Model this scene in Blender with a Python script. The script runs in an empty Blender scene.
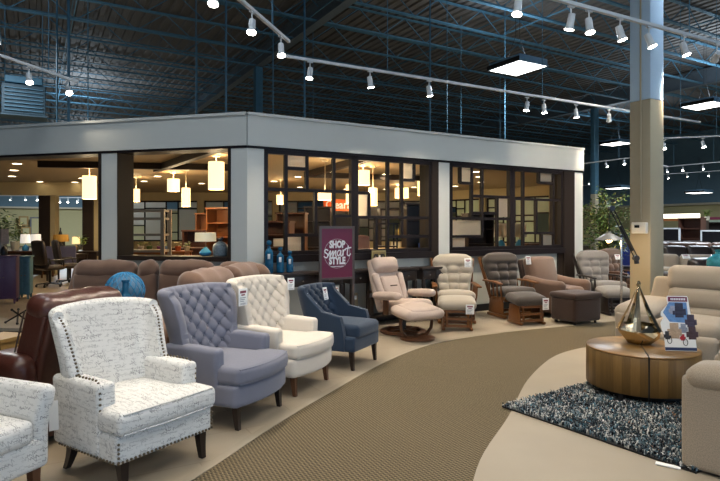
import bpy, bmesh, math, random
from mathutils import Vector, Matrix, noise
R = math.radians
PI = math.pi
rng = random.Random(11)
S = bpy.context.scene
COL = S.collection

# ---------------------------------------------------------------- materials
class NT:
    def __init__(s, name):
        m = bpy.data.materials.new(name); m.use_nodes = True
        s.m = m; s.n = m.node_tree.nodes; s.l = m.node_tree.links
        s.b = s.n['Principled BSDF']
    def node(s, t, **k):
        n = s.n.new(t)
        for a, v in k.items(): setattr(n, a, v)
        return n
    def link(s, a, b): s.l.new(a, b)
    def inp(s, sock, v):
        if hasattr(v, 'is_output') or hasattr(v, 'links'): s.l.new(v, sock)
        else: sock.default_value = v
    def math(s, op, a, b=None, c=None):
        n = s.node('ShaderNodeMath', operation=op)
        s.inp(n.inputs[0], a)
        if b is not None: s.inp(n.inputs[1], b)
        if c is not None: s.inp(n.inputs[2], c)
        return n.outputs[0]
    def mix(s, f, a, b):
        n = s.node('ShaderNodeMix', data_type='RGBA')
        s.inp(n.inputs[0], f)
        for sock, v in ((n.inputs[6], a), (n.inputs[7], b)):
            if isinstance(v, tuple): sock.default_value = (*v[:3], 1)
            else: s.l.new(v, sock)
        return n.outputs[2]
    def coord(s, kind='Object', scale=None, rot=None):
        o = s.node('ShaderNodeTexCoord').outputs[kind]
        if scale or rot:
            mp = s.node('ShaderNodeMapping'); s.link(o, mp.inputs[0])
            if scale: mp.inputs['Scale'].default_value = scale
            if rot: mp.inputs['Rotation'].default_value = rot
            o = mp.outputs[0]
        return o
    def noise(s, vec, scale, detail=2, rough=.5, dist=0):
        n = s.node('ShaderNodeTexNoise'); s.link(vec, n.inputs['Vector'])
        n.inputs['Scale'].default_value = scale; n.inputs['Detail'].default_value = detail
        n.inputs['Roughness'].default_value = rough; n.inputs['Distortion'].default_value = dist
        return n.outputs['Fac']
    def ramp(s, f, stops):
        n = s.node('ShaderNodeValToRGB'); s.link(f, n.inputs[0]); e = n.color_ramp.elements
        while len(e) < len(stops): e.new(.5)
        for el, (p, c) in zip(e, stops): el.position = p; el.color = (*c, 1)
        return n.outputs[0]
    def bump(s, h, strength=.3, dist=.01):
        n = s.node('ShaderNodeBump'); n.inputs['Strength'].default_value = strength
        n.inputs['Distance'].default_value = dist; s.link(h, n.inputs['Height'])
        s.link(n.outputs[0], s.b.inputs['Normal'])
    def col(s, c):
        if isinstance(c, tuple): s.b.inputs['Base Color'].default_value = (*c, 1)
        else: s.link(c, s.b.inputs['Base Color'])
    def set(s, rough=None, metal=None, spec=None, sheen=None, coat=None):
        if rough is not None: s.b.inputs['Roughness'].default_value = rough
        if metal is not None: s.b.inputs['Metallic'].default_value = metal
        if spec is not None: s.b.inputs['Specular IOR Level'].default_value = spec
        if sheen is not None: s.b.inputs['Sheen Weight'].default_value = sheen
        if coat is not None: s.b.inputs['Coat Weight'].default_value = coat

def sc(c, k): return tuple(min(1, x*k) for x in c)
def srgb(r, g, b):
    return tuple(((x/255+.055)/1.055)**2.4 if x > 10 else x/255/12.92 for x in (r, g, b))

def plain(name, c, rough=.6, metal=0, var=.12, scale=6, bump=0, spec=.4):
    t = NT(name); v = t.coord()
    f = t.noise(v, scale, 3)
    t.col(t.mix(f, sc(c, 1-var), sc(c, 1+var))); t.set(rough, metal, spec)
    if bump: t.bump(t.noise(v, scale*12, 2), bump, .004)
    return t.m
def fabric(name, c, weave=420, var=.16, bump=.35, sheen=.15, blotch=9, rough=.9, mottle=0):
    t = NT(name); v = t.coord('UV')
    big = t.noise(t.coord(), blotch, 3); fine = t.noise(v, weave, 2, .7)
    c1 = t.mix(big, sc(c, 1-var), sc(c, 1+var*.7))
    if mottle:
        f = t.ramp(t.noise(v, mottle, 2, .8), [(.38, (0, 0, 0)), (.62, (1, 1, 1))])
        c1 = t.mix(f, sc(c, .62), c1)
    c2 = t.mix(t.math('MULTIPLY', fine, .45), c1, sc(c, .55))
    t.col(c2); t.set(rough, 0, .25, sheen); t.bump(fine, bump, .003)
    return t.m
def leather(name, c, rough=.38, var=.3):
    t = NT(name); v = t.coord()
    f = t.noise(v, 7, 4, .6); t.col(t.mix(f, sc(c, 1-var), sc(c, 1+var)))
    t.set(rough, 0, .5); t.bump(t.noise(v, 26, 4, .6), .35, .012)
    return t.m
def wood(name, c, c2, rough=.4, axis='z', sc_=1):
    t = NT(name)
    s = {'x': (.12, 1, 1), 'y': (1, .12, 1), 'z': (1, 1, .12)}[axis]
    v = t.coord(scale=tuple(k*sc_ for k in s))
    f = t.noise(v, 28, 4, .6, .6); g = t.noise(v, 5, 2)
    col = t.mix(f, c, c2); col = t.mix(t.math('MULTIPLY', g, .5), col, sc(c, .6))
    t.col(col); t.set(rough, 0, .4); t.bump(f, .12, .003)
    return t.m
def emis(name, c, s, base=None):
    t = NT(name); t.col(base or c); t.b.inputs['Emission Color'].default_value = (*c, 1)
    t.b.inputs['Emission Strength'].default_value = s; t.set(.5)
    return t.m

# ---------------------------------------------------------------- mesh builder
class MB:
    def __init__(s, M=None):
        s.v = []; s.f = []; s.mi = []; s.M = M or Matrix(); s.cur = 0
    def add(s, vs, fs):
        o = len(s.v); M = s.M
        s.v += [M @ Vector(p) for p in vs]
        s.f += [tuple(i+o for i in f) for f in fs]; s.mi += [s.cur]*len(fs)
        return s
    def box(s, x0, x1, y0, y1, z0, z1):
        x0, x1 = sorted((x0, x1)); y0, y1 = sorted((y0, y1)); z0, z1 = sorted((z0, z1))
        vs = [(x, y, z) for x in (x0, x1) for y in (y0, y1) for z in (z0, z1)]
        return s.add(vs, [(0, 1, 3, 2), (4, 6, 7, 5), (0, 4, 5, 1), (2, 3, 7, 6), (0, 2, 6, 4), (1, 5, 7, 3)])
    def rb(s, c, size, r=.02, n=1, k=2, puff=0, fn=None, M=None):
        """rounded box centred on c; n flat divisions, k corner divisions; puff swells the faces"""
        h = [d/2 for d in size]; r = min(r, min(h)*.98)
        ax = []
        for q in range(3):
            a = h[q]-r
            mid = [(-a+2*a*i/n, None) for i in range(n+1)]
            arc = [a+r*math.tan(PI/4*(j+1)/k) for j in range(k)]
            ax.append([-x for x in reversed(arc)] + [m[0] for m in mid] + arc)
        vs = []; idx = {}; fs = []
        def vid(p):
            key = (round(p[0], 6), round(p[1], 6), round(p[2], 6))
            if key not in idx:
                q = [max(-(h[i]-r), min(h[i]-r, p[i])) for i in range(3)]
                d = Vector([p[i]-q[i] for i in range(3)])
                if d.length > 1e-9: d = d.normalized()*r
                w = Vector(q)+d
                if puff:
                    e = [1-min(1, abs(w[i]/h[i]))**2 for i in range(3)]
                    pf = puff if isinstance(puff, tuple) else (puff,)*3
                    w = Vector((w[0]+pf[0]*(w[0]/h[0])*e[1]*e[2], w[1]+pf[1]*(w[1]/h[1])*e[0]*e[2], w[2]+pf[2]*(w[2]/h[2])*e[0]*e[1]))
                if fn: w = Vector(fn(w))
                if M: w = M @ w
                idx[key] = len(vs); vs.append(w+Vector(c))
            return idx[key]
        for a in range(3):
            b, d = (a+1) % 3, (a+2) % 3
            for sg in (-1, 1):
                B, D = ax[b], ax[d]
                for i in range(len(B)-1):
                    for j in range(len(D)-1):
                        q = []
                        for (u, w) in ((B[i], D[j]), (B[i+1], D[j]), (B[i+1], D[j+1]), (B[i], D[j+1])):
                            p = [0, 0, 0]; p[a] = sg*h[a]; p[b] = u; p[d] = w; q.append(vid(p))
                        fs.append(tuple(q) if sg > 0 else tuple(reversed(q)))
        return s.add(vs, fs)
    def loft(s, loops, cap=True, closed=True):
        n = len(loops[0]); vs = [p for lp in loops for p in lp]; fs = []
        for i in range(len(loops)-1):
            for j in range(n if closed else n-1):
                a = i*n+j; b = i*n+(j+1) % n
                fs.append((a, b, b+n, a+n))
        if cap:
            fs.append(tuple(reversed(range(n)))); fs.append(tuple(range((len(loops)-1)*n, len(loops)*n)))
        return s.add(vs, fs)
    def lathe(s, prof, c=(0, 0, 0), n=20, M=None, cap=True):
        lp = [[Vector((r*math.cos(2*PI*j/n), r*math.sin(2*PI*j/n), z)) for j in range(n)] for r, z in prof]
        lp = [[(M @ p if M else p)+Vector(c) for p in l] for l in lp]
        return s.loft(lp, cap)
    def cyl(s, p, q, r, r2=None, n=10):
        return s.tube([p, q], [r, r if r2 is None else r2], n)
    def tube(s, pts, r=.01, n=8, flat=1.0, up=None):
        pts = [Vector(p) for p in pts]
        rs = r if isinstance(r, (list, tuple)) else [r]*len(pts)
        t0 = (pts[1]-pts[0]).normalized()
        u = Vector(up) if up else (Vector((0, 0, 1)) if abs(t0.z) < .9 else Vector((1, 0, 0)))
        lps = []
        for i, p in enumerate(pts):
            t = (pts[min(i+1, len(pts)-1)]-pts[max(i-1, 0)]).normalized()
            a = t.cross(u)
            if a.length < 1e-5: a = t.orthogonal()
            a.normalize(); b = a.cross(t).normalized(); u = b
            lps.append([p+a*rs[i]*math.cos(2*PI*j/n)+b*rs[i]*flat*math.sin(2*PI*j/n) for j in range(n)])
        return s.loft(lps)
    def bar(s, p, q, w, h, up=(0, 0, 1)):
        p = Vector(p); q = Vector(q); t = (q-p).normalized(); u = Vector(up)
        a = t.cross(u)
        if a.length < 1e-5: a = t.orthogonal()
        a.normalize(); b = a.cross(t)
        lp = [[e+a*w/2*i+b*h/2*j for i, j in ((-1, -1), (1, -1), (1, 1), (-1, 1))] for e in (p, q)]
        return s.loft(lp)
    def taper(s, x, y, z0, z1, w0, w1, dx=0, dy=0):
        lp = [[(cx+i*w/2, cy+j*w/2, z) for i, j in ((-1, -1), (1, -1), (1, 1), (-1, 1))]
              for cx, cy, z, w in ((x+dx, y+dy, z0, w0), (x, y, z1, w1))]
        return s.loft(lp)
    def sph(s, c, r, n=12, m=8, sz=1.0):
        pr = [(max(1e-4, r*math.sin(PI*i/m)), -r*sz*math.cos(PI*i/m)) for i in range(m+1)]
        return s.lathe(pr, c, n)
    def prism(s, poly, z0, z1):
        return s.loft([[(x, y, z0) for x, y in poly], [(x, y, z1) for x, y in poly]])
    def build(s, name, mat, parent=None, angle=40, sub=0, uvs=True):
        me = bpy.data.meshes.new(name); me.from_pydata([tuple(v) for v in s.v], [], s.f)
        for m in (mat if isinstance(mat, (list, tuple)) else [mat]): me.materials.append(m)
        me.polygons.foreach_set('material_index', s.mi)
        bm = bmesh.new(); bm.from_mesh(me); bmesh.ops.recalc_face_normals(bm, faces=bm.faces); bm.to_mesh(me); bm.free()
        me.polygons.foreach_set('use_smooth', [True]*len(me.polygons))
        if angle < 180: me.set_sharp_from_angle(angle=R(angle))
        uv = me.uv_layers.new(name='UVMap').data
        for p in me.polygons:
            n = p.normal; a = max(range(3), key=lambda i: abs(n[i]))
            for li in p.loop_indices:
                co = me.vertices[me.loops[li].vertex_index].co
                uv[li].uv = ((co.y+.013, co.z), (co.x, co.z+.37), (co.x+.71, co.y))[a]
        o = bpy.data.objects.new(name, me); COL.objects.link(o)
        if parent: o.parent = parent
        if sub:
            md = o.modifiers.new('sub', 'SUBSURF'); md.levels = md.render_levels = sub
        return o

def thing(name, label, cat, loc=(0, 0, 0), rot=0, group=None):
    o = bpy.data.objects.new(name, None); COL.objects.link(o); o.empty_display_size = .1
    o.location = loc; o.rotation_euler = (0, 0, rot); o['label'] = label; o['category'] = cat
    if group: o['group'] = group
    return o
def tag(o, label, cat, group=None, kind=None):
    o['label'] = label; o['category'] = cat
    if group: o['group'] = group
    if kind: o['kind'] = kind
    return o
def struct(name, mb, mat, parent=None, **k):
    o = mb.build(name, mat, parent, **k)
    if not parent: o['kind'] = 'structure'
    return o
def dup(root, loc=None, rot=None, label=None, group=None):
    c = root.copy(); COL.objects.link(c)
    for ch in root.children:
        d = ch.copy(); COL.objects.link(d); d.parent = c
        for g in ch.children:
            e = g.copy(); COL.objects.link(e); e.parent = d
    if loc is not None: c.location = loc
    if rot is not None: c.rotation_euler = (0, 0, rot)
    if label: c['label'] = label
    if group: c['group'] = group
    return c
def fl(px, py, z=0):
    """world point at height z seen at a photograph position (used for measuring the place)"""
    D = (1.5-z)*560/(py-228.0)
    return ((px-360)/560*D, D)
def at(px, py, D): return ((px-360)/560*D, D, 1.5-(py-228)*D/560)
def text_mb(body, size, depth=.002, shear=0, bold=0, width=1.0):
    cu = bpy.data.curves.new('t', 'FONT'); cu.body = body; cu.size = size; cu.extrude = depth/2
    cu.align_x = 'CENTER'; cu.align_y = 'CENTER'; cu.shear = shear; cu.offset = bold; cu.resolution_u = 3
    o = bpy.data.objects.new('t', cu); COL.objects.link(o)
    dg = bpy.context.evaluated_depsgraph_get(); dg.update()
    me = bpy.data.meshes.new_from_object(o.evaluated_get(dg))
    vs = [(v.co.x*width, v.co.y, v.co.z) for v in me.vertices]; fs = [tuple(p.vertices) for p in me.polygons]
    bpy.data.objects.remove(o); bpy.data.curves.remove(cu); bpy.data.meshes.remove(me)
    return vs, fs
# ---------------------------------------------------------------- palette
M = {}
M['white_paint'] = plain('fascia grey paint', (.50, .515, .485), .55, var=.03)
M['pillar_paint'] = plain('pillar paint', (.57, .58, .54), .55, var=.03)
M['half_wall'] = plain('half wall paint', (.50, .51, .46), .6, var=.03)
M['dark_frame'] = plain('dark window frame', (.013, .010, .011), .45, var=.15, spec=.18)
M['reveal'] = plain('dark brown reveal', (.026, .018, .014), .55, var=.1, spec=.18)
M['tan_ceiling'] = plain('tan ceiling', (.34, .26, .155), .8, var=.05)
M['tan_wall'] = plain('tan wall', (.42, .34, .19), .75, var=.05)
M['olive_wall'] = plain('olive wall', (.50, .45, .24), .8, var=.05)
M['blue_wall'] = plain('blue upper wall', (.155, .25, .31), .8, var=.08)
M['cream_trim'] = plain('cream trim', (.62, .56, .42), .6)
M['joist'] = plain('blue steel', (.065, .165, .24), .6, var=.2)
M['girder'] = plain('girder steel', (.10, .125, .15), .6, var=.2)
M['black'] = plain('black satin', (.012, .012, .013), .4)
M['black_wood'] = wood('black brown wood', (.016, .011, .010), (.04, .026, .02), .4)
M['espresso'] = wood('espresso leg wood', (.012, .008, .007), (.03, .018, .014), .3)
M['oak'] = wood('honey oak', (.21, .085, .026), (.12, .045, .014), .35, sc_=2)
M['walnut'] = wood('walnut', (.13, .055, .025), (.075, .03, .014), .4, sc_=2)
M['red_wood'] = wood('orange cherry wood', (.33, .12, .035), (.22, .075, .02), .4)
M['brown_wood'] = wood('brown bookcase wood', (.10, .04, .025), (.06, .024, .016), .45)
M['gold_wood'] = wood('gold pine', (.42, .26, .08), (.32, .19, .06), .5)
M['grey_wood'] = wood('weathered wood', (.36, .31, .24), (.25, .21, .16), .6)
M['tag_white'] = plain('tag paper', (.82, .82, .80), .6, var=.02)
M['tag_print'] = plain('tag print', (.25, .06, .08), .6)
M['tag_grey'] = plain('tag grey print', (.25, .26, .30), .6)
M['white_metal'] = plain('white metal', (.62, .64, .65), .35)
M['chrome'] = plain('chrome', (.6, .6, .6), .2, 1)
M['brass_nail'] = plain('brass nail', (.16, .12, .075), .35, .8)
M['silver_nail'] = plain('silver nail', (.5, .5, .52), .25, .9)
M['blue_tuft'] = fabric('periwinkle grey linen', (.185, .19, .24), 380, .08, .3, .2)
M['cream'] = fabric('cream linen', (.66, .60, .52), 380, .06, .3, .2)
M['navy'] = fabric('navy linen', (.018, .036, .068), 380, .12, .3, .25)
M['taupe'] = fabric('taupe suede', (.205, .118, .078), 120, .28, .2, .3, 5)
M['taupe_piping'] = plain('taupe stitching', (.07, .045, .035), .8)
M['pinkbeige'] = leather('pink beige bonded leather', (.46, .36, .30), .5, .1)
M['glider_cream'] = fabric('oatmeal chenille', (.54, .47, .37), 260, .1, .4, .2, 8, mottle=170)
M['glider_grey'] = fabric('charcoal taupe chenille', (.085, .067, .054), 260, .15, .4, .3, 8, mottle=170)
M['glider_stone'] = fabric('stone grey chenille', (.30, .27, .24), 260, .1, .4, .2, 8, mottle=170)
M['brown_fabric'] = fabric('brown microfibre', (.155, .092, .062), 300, .12, .3, .3)
M['brown_dark'] = fabric('dark chocolate microfibre', (.050, .027, .019), 300, .12, .3, .3)
M['sofa_beige'] = fabric('beige chenille', (.43, .355, .27), 230, .1, .45, .2, 7, mottle=150)
M['leather_brown'] = leather('oxblood brown leather', (.060, .018, .012), .3, .35)
M['leather_dark'] = leather('dark espresso leather', (.030, .022, .020), .3, .3)
M['blue_glass'] = plain('teal blue glaze', (.010, .085, .17), .12, 0, .5, 22)
M['teal_glass'] = plain('teal mottled glaze', (.03, .22, .28), .12, 0, .6, 20)
M['blue_wire'] = plain('blue lacquer', (.03, .22, .42), .3, 0, .3, 30)
M['grey_metal'] = plain('pewter', (.13, .13, .13), .4, .5)
M['pewter'] = plain('brushed pewter shade', (.30, .28, .25), .45, .3)
M['purple'] = plain('plum paint', (.075, .035, .085), .45, var=.2)
M['teal_paint'] = plain('teal chest paint', (.06, .17, .25), .5, var=.3, scale=14)
M['slate_desk'] = plain('slate violet panel', (.11, .11, .20), .45)
M['frost'] = (lambda t: (t.col(t.mix(t.noise(t.coord(), 90, 1), (.95, .92, .85), (.70, .66, .58))), t.set(.35),
               t.b.inputs.__getitem__('Transmission Weight').__setattr__('default_value', .9),
               t.bump(t.noise(t.coord(), 70, 1), .8, .006), t.m)[-1])(NT('frosted rain glass'))
M['frost_far'] = M['frost']
M['frost_green'] = plain('greenish frosted pane', (.40, .50, .38), .35, var=.12, scale=3)
M['sign_maroon'] = plain('maroon poster', (.145, .012, .045), .35, var=.05)
M['sign_white'] = plain('poster white ink', (.8, .78, .8), .5, var=.02)
M['sign_frame'] = plain('bronze metal sign frame', (.11, .085, .075), .35, .5)
M['orange'] = plain('orange banner', (.85, .13, .015), .5, var=.04)
M['leaf'] = plain('leaf green', (.19, .28, .06), .5, var=.5, scale=9)
M['leaf_dark'] = plain('dark leaf', (.08, .15, .04), .5, var=.5, scale=9)
M['leaf_gold'] = plain('yellow green leaf', (.32, .29, .08), .5, var=.4, scale=9)
M['shade_lit'] = emis('lit linen shade', (1, .70, .34), 1.7)
M['shade_dim'] = emis('lit table lamp shade', (1, .66, .30), 1.0, (.7, .55, .3))
M['shade_cream'] = emis('cream shade', (1, .82, .5), .28, (.72, .64, .45))
M['shade_white'] = emis('lit white shade', (1, .93, .82), .45, (.8, .8, .8))
M['shade_mustard'] = plain('mustard shade', (.5, .27, .05), .8)
M['bulb'] = emis('lamp bulb', (1, .86, .66), 26)
M['bulb_spot'] = emis('spot bulb', (1, .93, .82), 30)
M['downlight'] = emis('downlight lens', (1, .82, .55), 9)
M['hb_lens'] = emis('high bay lens', (1, .97, .92), 5)
M['hb_body'] = plain('high bay steel', (.22, .38, .55), .35, .3)
M['screen'] = plain('dark screen', (.01, .01, .012), .15)
M['gold'] = plain('gold mirror', (.74, .67, .52), .10, 1, .15, 8)
M['beige_column'] = plain('column beige', (.42, .36, .245), .6, var=.04)
M['blue_column'] = plain('column upper pale blue', (.46, .62, .78), .5, var=.04)
M['thermo'] = plain('thermostat plastic', (.70, .69, .62), .5)
M['duct'] = plain('unit heater steel', (.03, .06, .08), .6)

def script_fabric():
    t = NT('script print linen'); uvn = t.coord('UV')
    sep = t.node('ShaderNodeSeparateXYZ'); t.link(uvn, sep.inputs[0]); x, y = sep.outputs[0], sep.outputs[1]
    inks = []
    def n1d(w, det=0.0):
        n = t.node('ShaderNodeTexNoise', noise_dimensions='1D'); t.link(w, n.inputs['W'])
        n.inputs['Scale'].default_value = 1; n.inputs['Detail'].default_value = det; return n.outputs['Fac']
    for row, fx, amp, th, wf, wthr, seed, slant in ((.034, 150, 1.15, .035, 9, .47, 3.1, .10), (.060, 95, 1.25, .030, 6, .50, 9.7, -.05),
                                        (.020, 260, 1.0, .05, 11, .55, 21.3, .03), (.120, 52, 1.35, .018, 4, .56, 31.9, .15)):
        y2 = t.math('ADD', y, t.math('MULTIPLY', x, slant))
        v = t.math('DIVIDE', y2, row); rid = t.math('FLOOR', v); fv = t.math('SUBTRACT', t.math('FRACT', v), .5)
        xs = t.math('ADD', x, t.math('MULTIPLY', fv, row*.55)); off = t.math('MULTIPLY', rid, 17.37+seed)
        tall = t.math('ADD', t.math('MULTIPLY', n1d(t.math('ADD', t.math('MULTIPLY', xs, fx*.4), off)), 1.3), -.15)
        vals = []
        for dd in (-.0009, .0009):
            w = t.math('ADD', t.math('MULTIPLY', t.math('ADD', xs, dd), fx), off)
            vals.append(t.math('MULTIPLY', t.math('MULTIPLY', t.math('SUBTRACT', n1d(w), .5), amp), tall))
        lo = t.math('SUBTRACT', t.math('MINIMUM', *vals), th); hi = t.math('ADD', t.math('MAXIMUM', *vals), th)
        line = t.math('MULTIPLY', t.math('GREATER_THAN', fv, lo), t.math('LESS_THAN', fv, hi))
        word = t.math('GREATER_THAN', n1d(t.math('ADD', t.math('MULTIPLY', x, wf*2), t.math('MULTIPLY', rid, 5.71+seed))), wthr)
        inks.append(t.math('MULTIPLY', line, word))
    a = t.math('MAXIMUM', t.math('MULTIPLY', inks[0], .62), t.math('MULTIPLY', inks[1], .9))
    b = t.math('MAXIMUM', t.math('MULTIPLY', inks[2], .4), t.math('MULTIPLY', inks[3], .95))
    ink = t.math('MULTIPLY', t.math('MAXIMUM', a, b), t.math('ADD', t.math('MULTIPLY', t.noise(uvn, 6, 2), 1.5), -.12))
    lin = t.noise(uvn, 300, 2); base = t.mix(lin, (.72, .70, .66), (.60, .60, .58))
    t.col(t.mix(ink, base, (.05, .05, .055))); t.set(.9, 0, .25, .1); t.bump(lin, .25, .003)
    return t.m
M['script'] = script_fabric()

def carpet():
    t = NT('basket weave carpet'); v = t.coord(rot=(0, 0, .35))
    sep = t.node('ShaderNodeSeparateXYZ'); t.link(v, sep.inputs[0])
    ch = t.node('ShaderNodeTexChecker'); t.link(v, ch.inputs[0]); ch.inputs['Scale'].default_value = 58
    wx = t.math('ABSOLUTE', t.math('SINE', t.math('MULTIPLY', sep.outputs[0], 182.2)))
    wy = t.math('ABSOLUTE', t.math('SINE', t.math('MULTIPLY', sep.outputs[1], 182.2)))
    n1 = t.noise(v, 95, 2, .8); n2 = t.noise(v, 3, 2)
    f = t.math('ADD', t.math('MULTIPLY', ch.outputs['Fac'], .34), t.math('MULTIPLY', n1, .62))
    c = t.ramp(f, [(.25, (.042, .035, .028)), (.5, (.128, .098, .058)), (.78, (.27, .215, .125))])
    c = t.mix(t.math('MULTIPLY', n2, .35), c, (.11, .085, .05))
    t.col(c); t.set(.95, 0, .15); t.bump(t.math('MULTIPLY', wx, wy), .6, .006)
    return t.m
M['carpet'] = carpet()
def tiles():
    t = NT('stone floor tile'); v = t.coord(rot=(0, 0, R(-30)))
    br = t.node('ShaderNodeTexBrick'); t.link(v, br.inputs[0]); br.offset = .5
    br.inputs['Scale'].default_value = 1; br.inputs['Brick Width'].default_value = .9; br.inputs['Row Height'].default_value = .45
    br.inputs['Mortar Size'].default_value = .004
    br.inputs['Color1'].default_value = (.385, .32, .235, 1); br.inputs['Color2'].default_value = (.31, .255, .185, 1)
    br.inputs['Mortar'].default_value = (.26, .21, .15, 1)
    f = t.noise(v, 5, 5, .65); c = t.mix(t.math('MULTIPLY', f, .5), br.outputs[0], (.25, .205, .15))
    t.col(c); t.set(.5, 0, .4)
    return t.m
M['tile'] = tiles()
M['concrete'] = plain('beige smooth floor', (.32, .27, .20), .6, var=.10, scale=2.2)
def deck():
    t = NT('corrugated roof deck'); t.col((.12, .11, .105)); t.set(.7)
    return t.m
M['deck'] = deck()
def table_wood(side):
    t = NT('acacia side' if side else 'acacia top'); v = t.coord()
    sep = t.node('ShaderNodeSeparateXYZ'); t.link(v, sep.inputs[0])
    if side: k = t.math('MULTIPLY', t.math('ARCTAN2', sep.outputs[1], sep.outputs[0]), 6.6)
    else: k = t.math('MULTIPLY', t.math('ADD', sep.outputs[0], t.math('MULTIPLY', sep.outputs[1], .45)), 9)
    wn = t.node('ShaderNodeTexWhiteNoise', noise_dimensions='1D'); t.link(t.math('FLOOR', k), wn.inputs['W'])
    sc2 = t.coord(scale=(1, 1, .10) if side else (.30, 1.6, 1), rot=(0, 0, 0) if side else (0, 0, .42))
    g = t.noise(sc2, 34, 5, .65, 1.2)
    c1 = t.mix(g, (.17, .098, .027), (.085, .045, .013))
    c2 = t.mix(g, (.27, .155, .046) if side else (.38, .20, .062), (.15, .08, .023) if side else (.20, .095, .028))
    c = t.mix(wn.outputs[0], c1, c2)
    t.col(c); t.set(.48 if side else .36, 0, .4); t.bump(g, .1, .002)
    return t.m
M['acacia_side'] = table_wood(True); M['acacia_top'] = table_wood(False)
# ---------------------------------------------------------------- camera
cd = bpy.data.cameras.new('camera'); cam = bpy.data.objects.new('camera', cd); COL.objects.link(cam)
cam.location = (0, 0, 1.5); cam.rotation_euler = (R(90), 0, 0)
cd.sensor_width = 36; cd.lens = 28; cd.shift_y = -12.5/720; cd.clip_end = 300; cd.clip_start = .05
S.camera = cam
S.view_settings.view_transform = 'Standard'; S.view_settings.look = 'None'
S.view_settings.gamma = 1; S.view_settings.use_curve_mapping = False; S.view_settings.exposure = 0.3
wd = bpy.data.worlds.new('world'); S.world = wd; wd.use_nodes = True
wd.node_tree.nodes['Background'].inputs[0].default_value = (.30, .45, .70, 1)
wd.node_tree.nodes['Background'].inputs[1].default_value = .3

# ---------------------------------------------------------------- store shell on the building grid
GA = R(30.2); ga = (math.cos(GA), math.sin(GA)); gb = (-math.sin(GA), math.cos(GA))
MG = Matrix.Rotation(GA, 4, 'Z')
def g2w(x, y): return (x*ga[0]+y*gb[0], x*ga[1]+y*gb[1])
X0, X1, Y0, Y1, ZC = -46, 41, -16, 54.7, 8.36
mb = MB(MG); mb.box(X0, X1, Y0, Y1, -.1, 0); struct('floor', mb, M['carpet'])
mb = MB(MG); n = int((X1-X0)/.32); vs = []; fs = []
for i in range(n):
    x = X0+i*.32
    for dx, z in ((0, ZC+.06), (.10, ZC+.06), (.13, ZC), (.29, ZC)):
        vs += [(x+dx, Y0, z), (x+dx, Y1, z)]
for i in range(len(vs)//2-1): fs.append((2*i, 2*i+1, 2*i+3, 2*i+2))
mb.add(vs, fs); struct('ceiling', mb, M['deck'], angle=20)
mb = MB(MG); mb.box(X0, X1, Y0, Y1, ZC+.1, ZC+.2); struct('ceiling', mb, M['deck'])
def store_wall(name, a):
    e = MB(MG); e.box(*a, 0, 3.2); lo = struct(name, e, M['olive_wall'])
    e = MB(MG); e.box(*a, 3.2, ZC+.1); struct(name, e, M['blue_wall'])
store_wall('wall_back', (X0, X1, Y1, Y1+.2)); store_wall('wall_right', (X1, X1+.2, Y0, Y1)); store_wall('wall_left', (X0-.2, X0, Y0, Y1))
mb = MB(MG); mb.box(X1-.35, X1-.002, Y0+.1, Y1-.4, 3.14, 3.28); struct('trim_1', mb, M['cream_trim'])
mb = MB(MG); mb.box(X0+.1, X1-.4, Y1-.35, Y1-.002, 3.14, 3.28); struct('trim_2', mb, M['cream_trim'])
# storefront behind the camera: a wall with a tall window opening
for a, z0, z1 in (((X0, -14), 0, ZC), ((18, X1), 0, ZC), ((-14, 18), 0, .5), ((-14, 18), 4.6, ZC)):
    mb = MB(MG); mb.box(a[0], a[1], Y0-.2, Y0, z0, z1); struct('wall_front', mb, M['blue_wall'] if z1 > 1 else M['olive_wall'])
# girders, columns, joists
for gx in (-4.2-17.3, 7.35, 24.6-.3):
    pass
def girder_x(px, py): return px*ga[0]+py*ga[1]
G1 = girder_x(-.27, 15); G2 = girder_x(13.7, 25.3)
for i, gx in enumerate((G1-17.3, G1, G2)):
    mb = MB(MG); mb.box(gx-.14, gx+.14, Y0+.1, Y1-.1, 7.56, 7.60); mb.box(gx-.02, gx+.02, Y0+.1, Y1-.1, 7.6, 8.18)
    mb.box(gx-.14, gx+.14, Y0+.1, Y1-.1, 8.18, 8.22)
    tag(mb.build('roof_girder', M['girder']), ['dark steel I-beam girder far to the left under the roof deck', 'dark steel girder running diagonally over the grey fascia at upper left',
        'dark steel girder crossing high behind the beige column'][i], 'girder', 'roof girders')
mb = MB(); L = X1-X0-.6; zb, zt = 7.64, 8.30
for dy in (-.035, .035):
    mb.box(0, L, dy-.024, dy+.024, zt-.03, zt); mb.box(0, L, dy-.024, dy+.024, zb-.022, zb+.022)
x = 0; k = 0
while x < L-.9:
    mb.bar((x, 0, zb if k % 2 else zt), (x+.85, 0, zt if k % 2 else zb), .024, .024); x += .85; k += 1
j0 = mb.build('roof_joist', M['joist']); jm = None
tag(j0, 'blue open-web steel joist spanning under the dark roof deck', 'joist', 'open-web roof joists')
ys = [-13+1.75*i for i in range(39)]
for i, y in enumerate(ys):
    o = j0 if i == 0 else j0.copy()
    if i: COL.objects.link(o)
    w = g2w(X0+.3, y); o.location = (w[0], w[1], 0); o.rotation_euler = (0, 0, GA)
mb = MB(); 
for z in (zb+.05, zt-.06): mb.bar((0, 0, z), (0, Y1-Y0-.6, z), .03, .03)
b0 = mb.build('bridging_bar', M['joist'])
tag(b0, 'thin blue bridging bars tying the roof joists together', 'bridging bar', 'joist bridging bars')
for i in range(14):
    o = b0 if i == 0 else b0.copy()
    if i: COL.objects.link(o)
    w = g2w(X0+5+6*i, Y0+.3); o.location = (w[0], w[1], 0); o.rotation_euler = (0, 0, GA)
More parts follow.
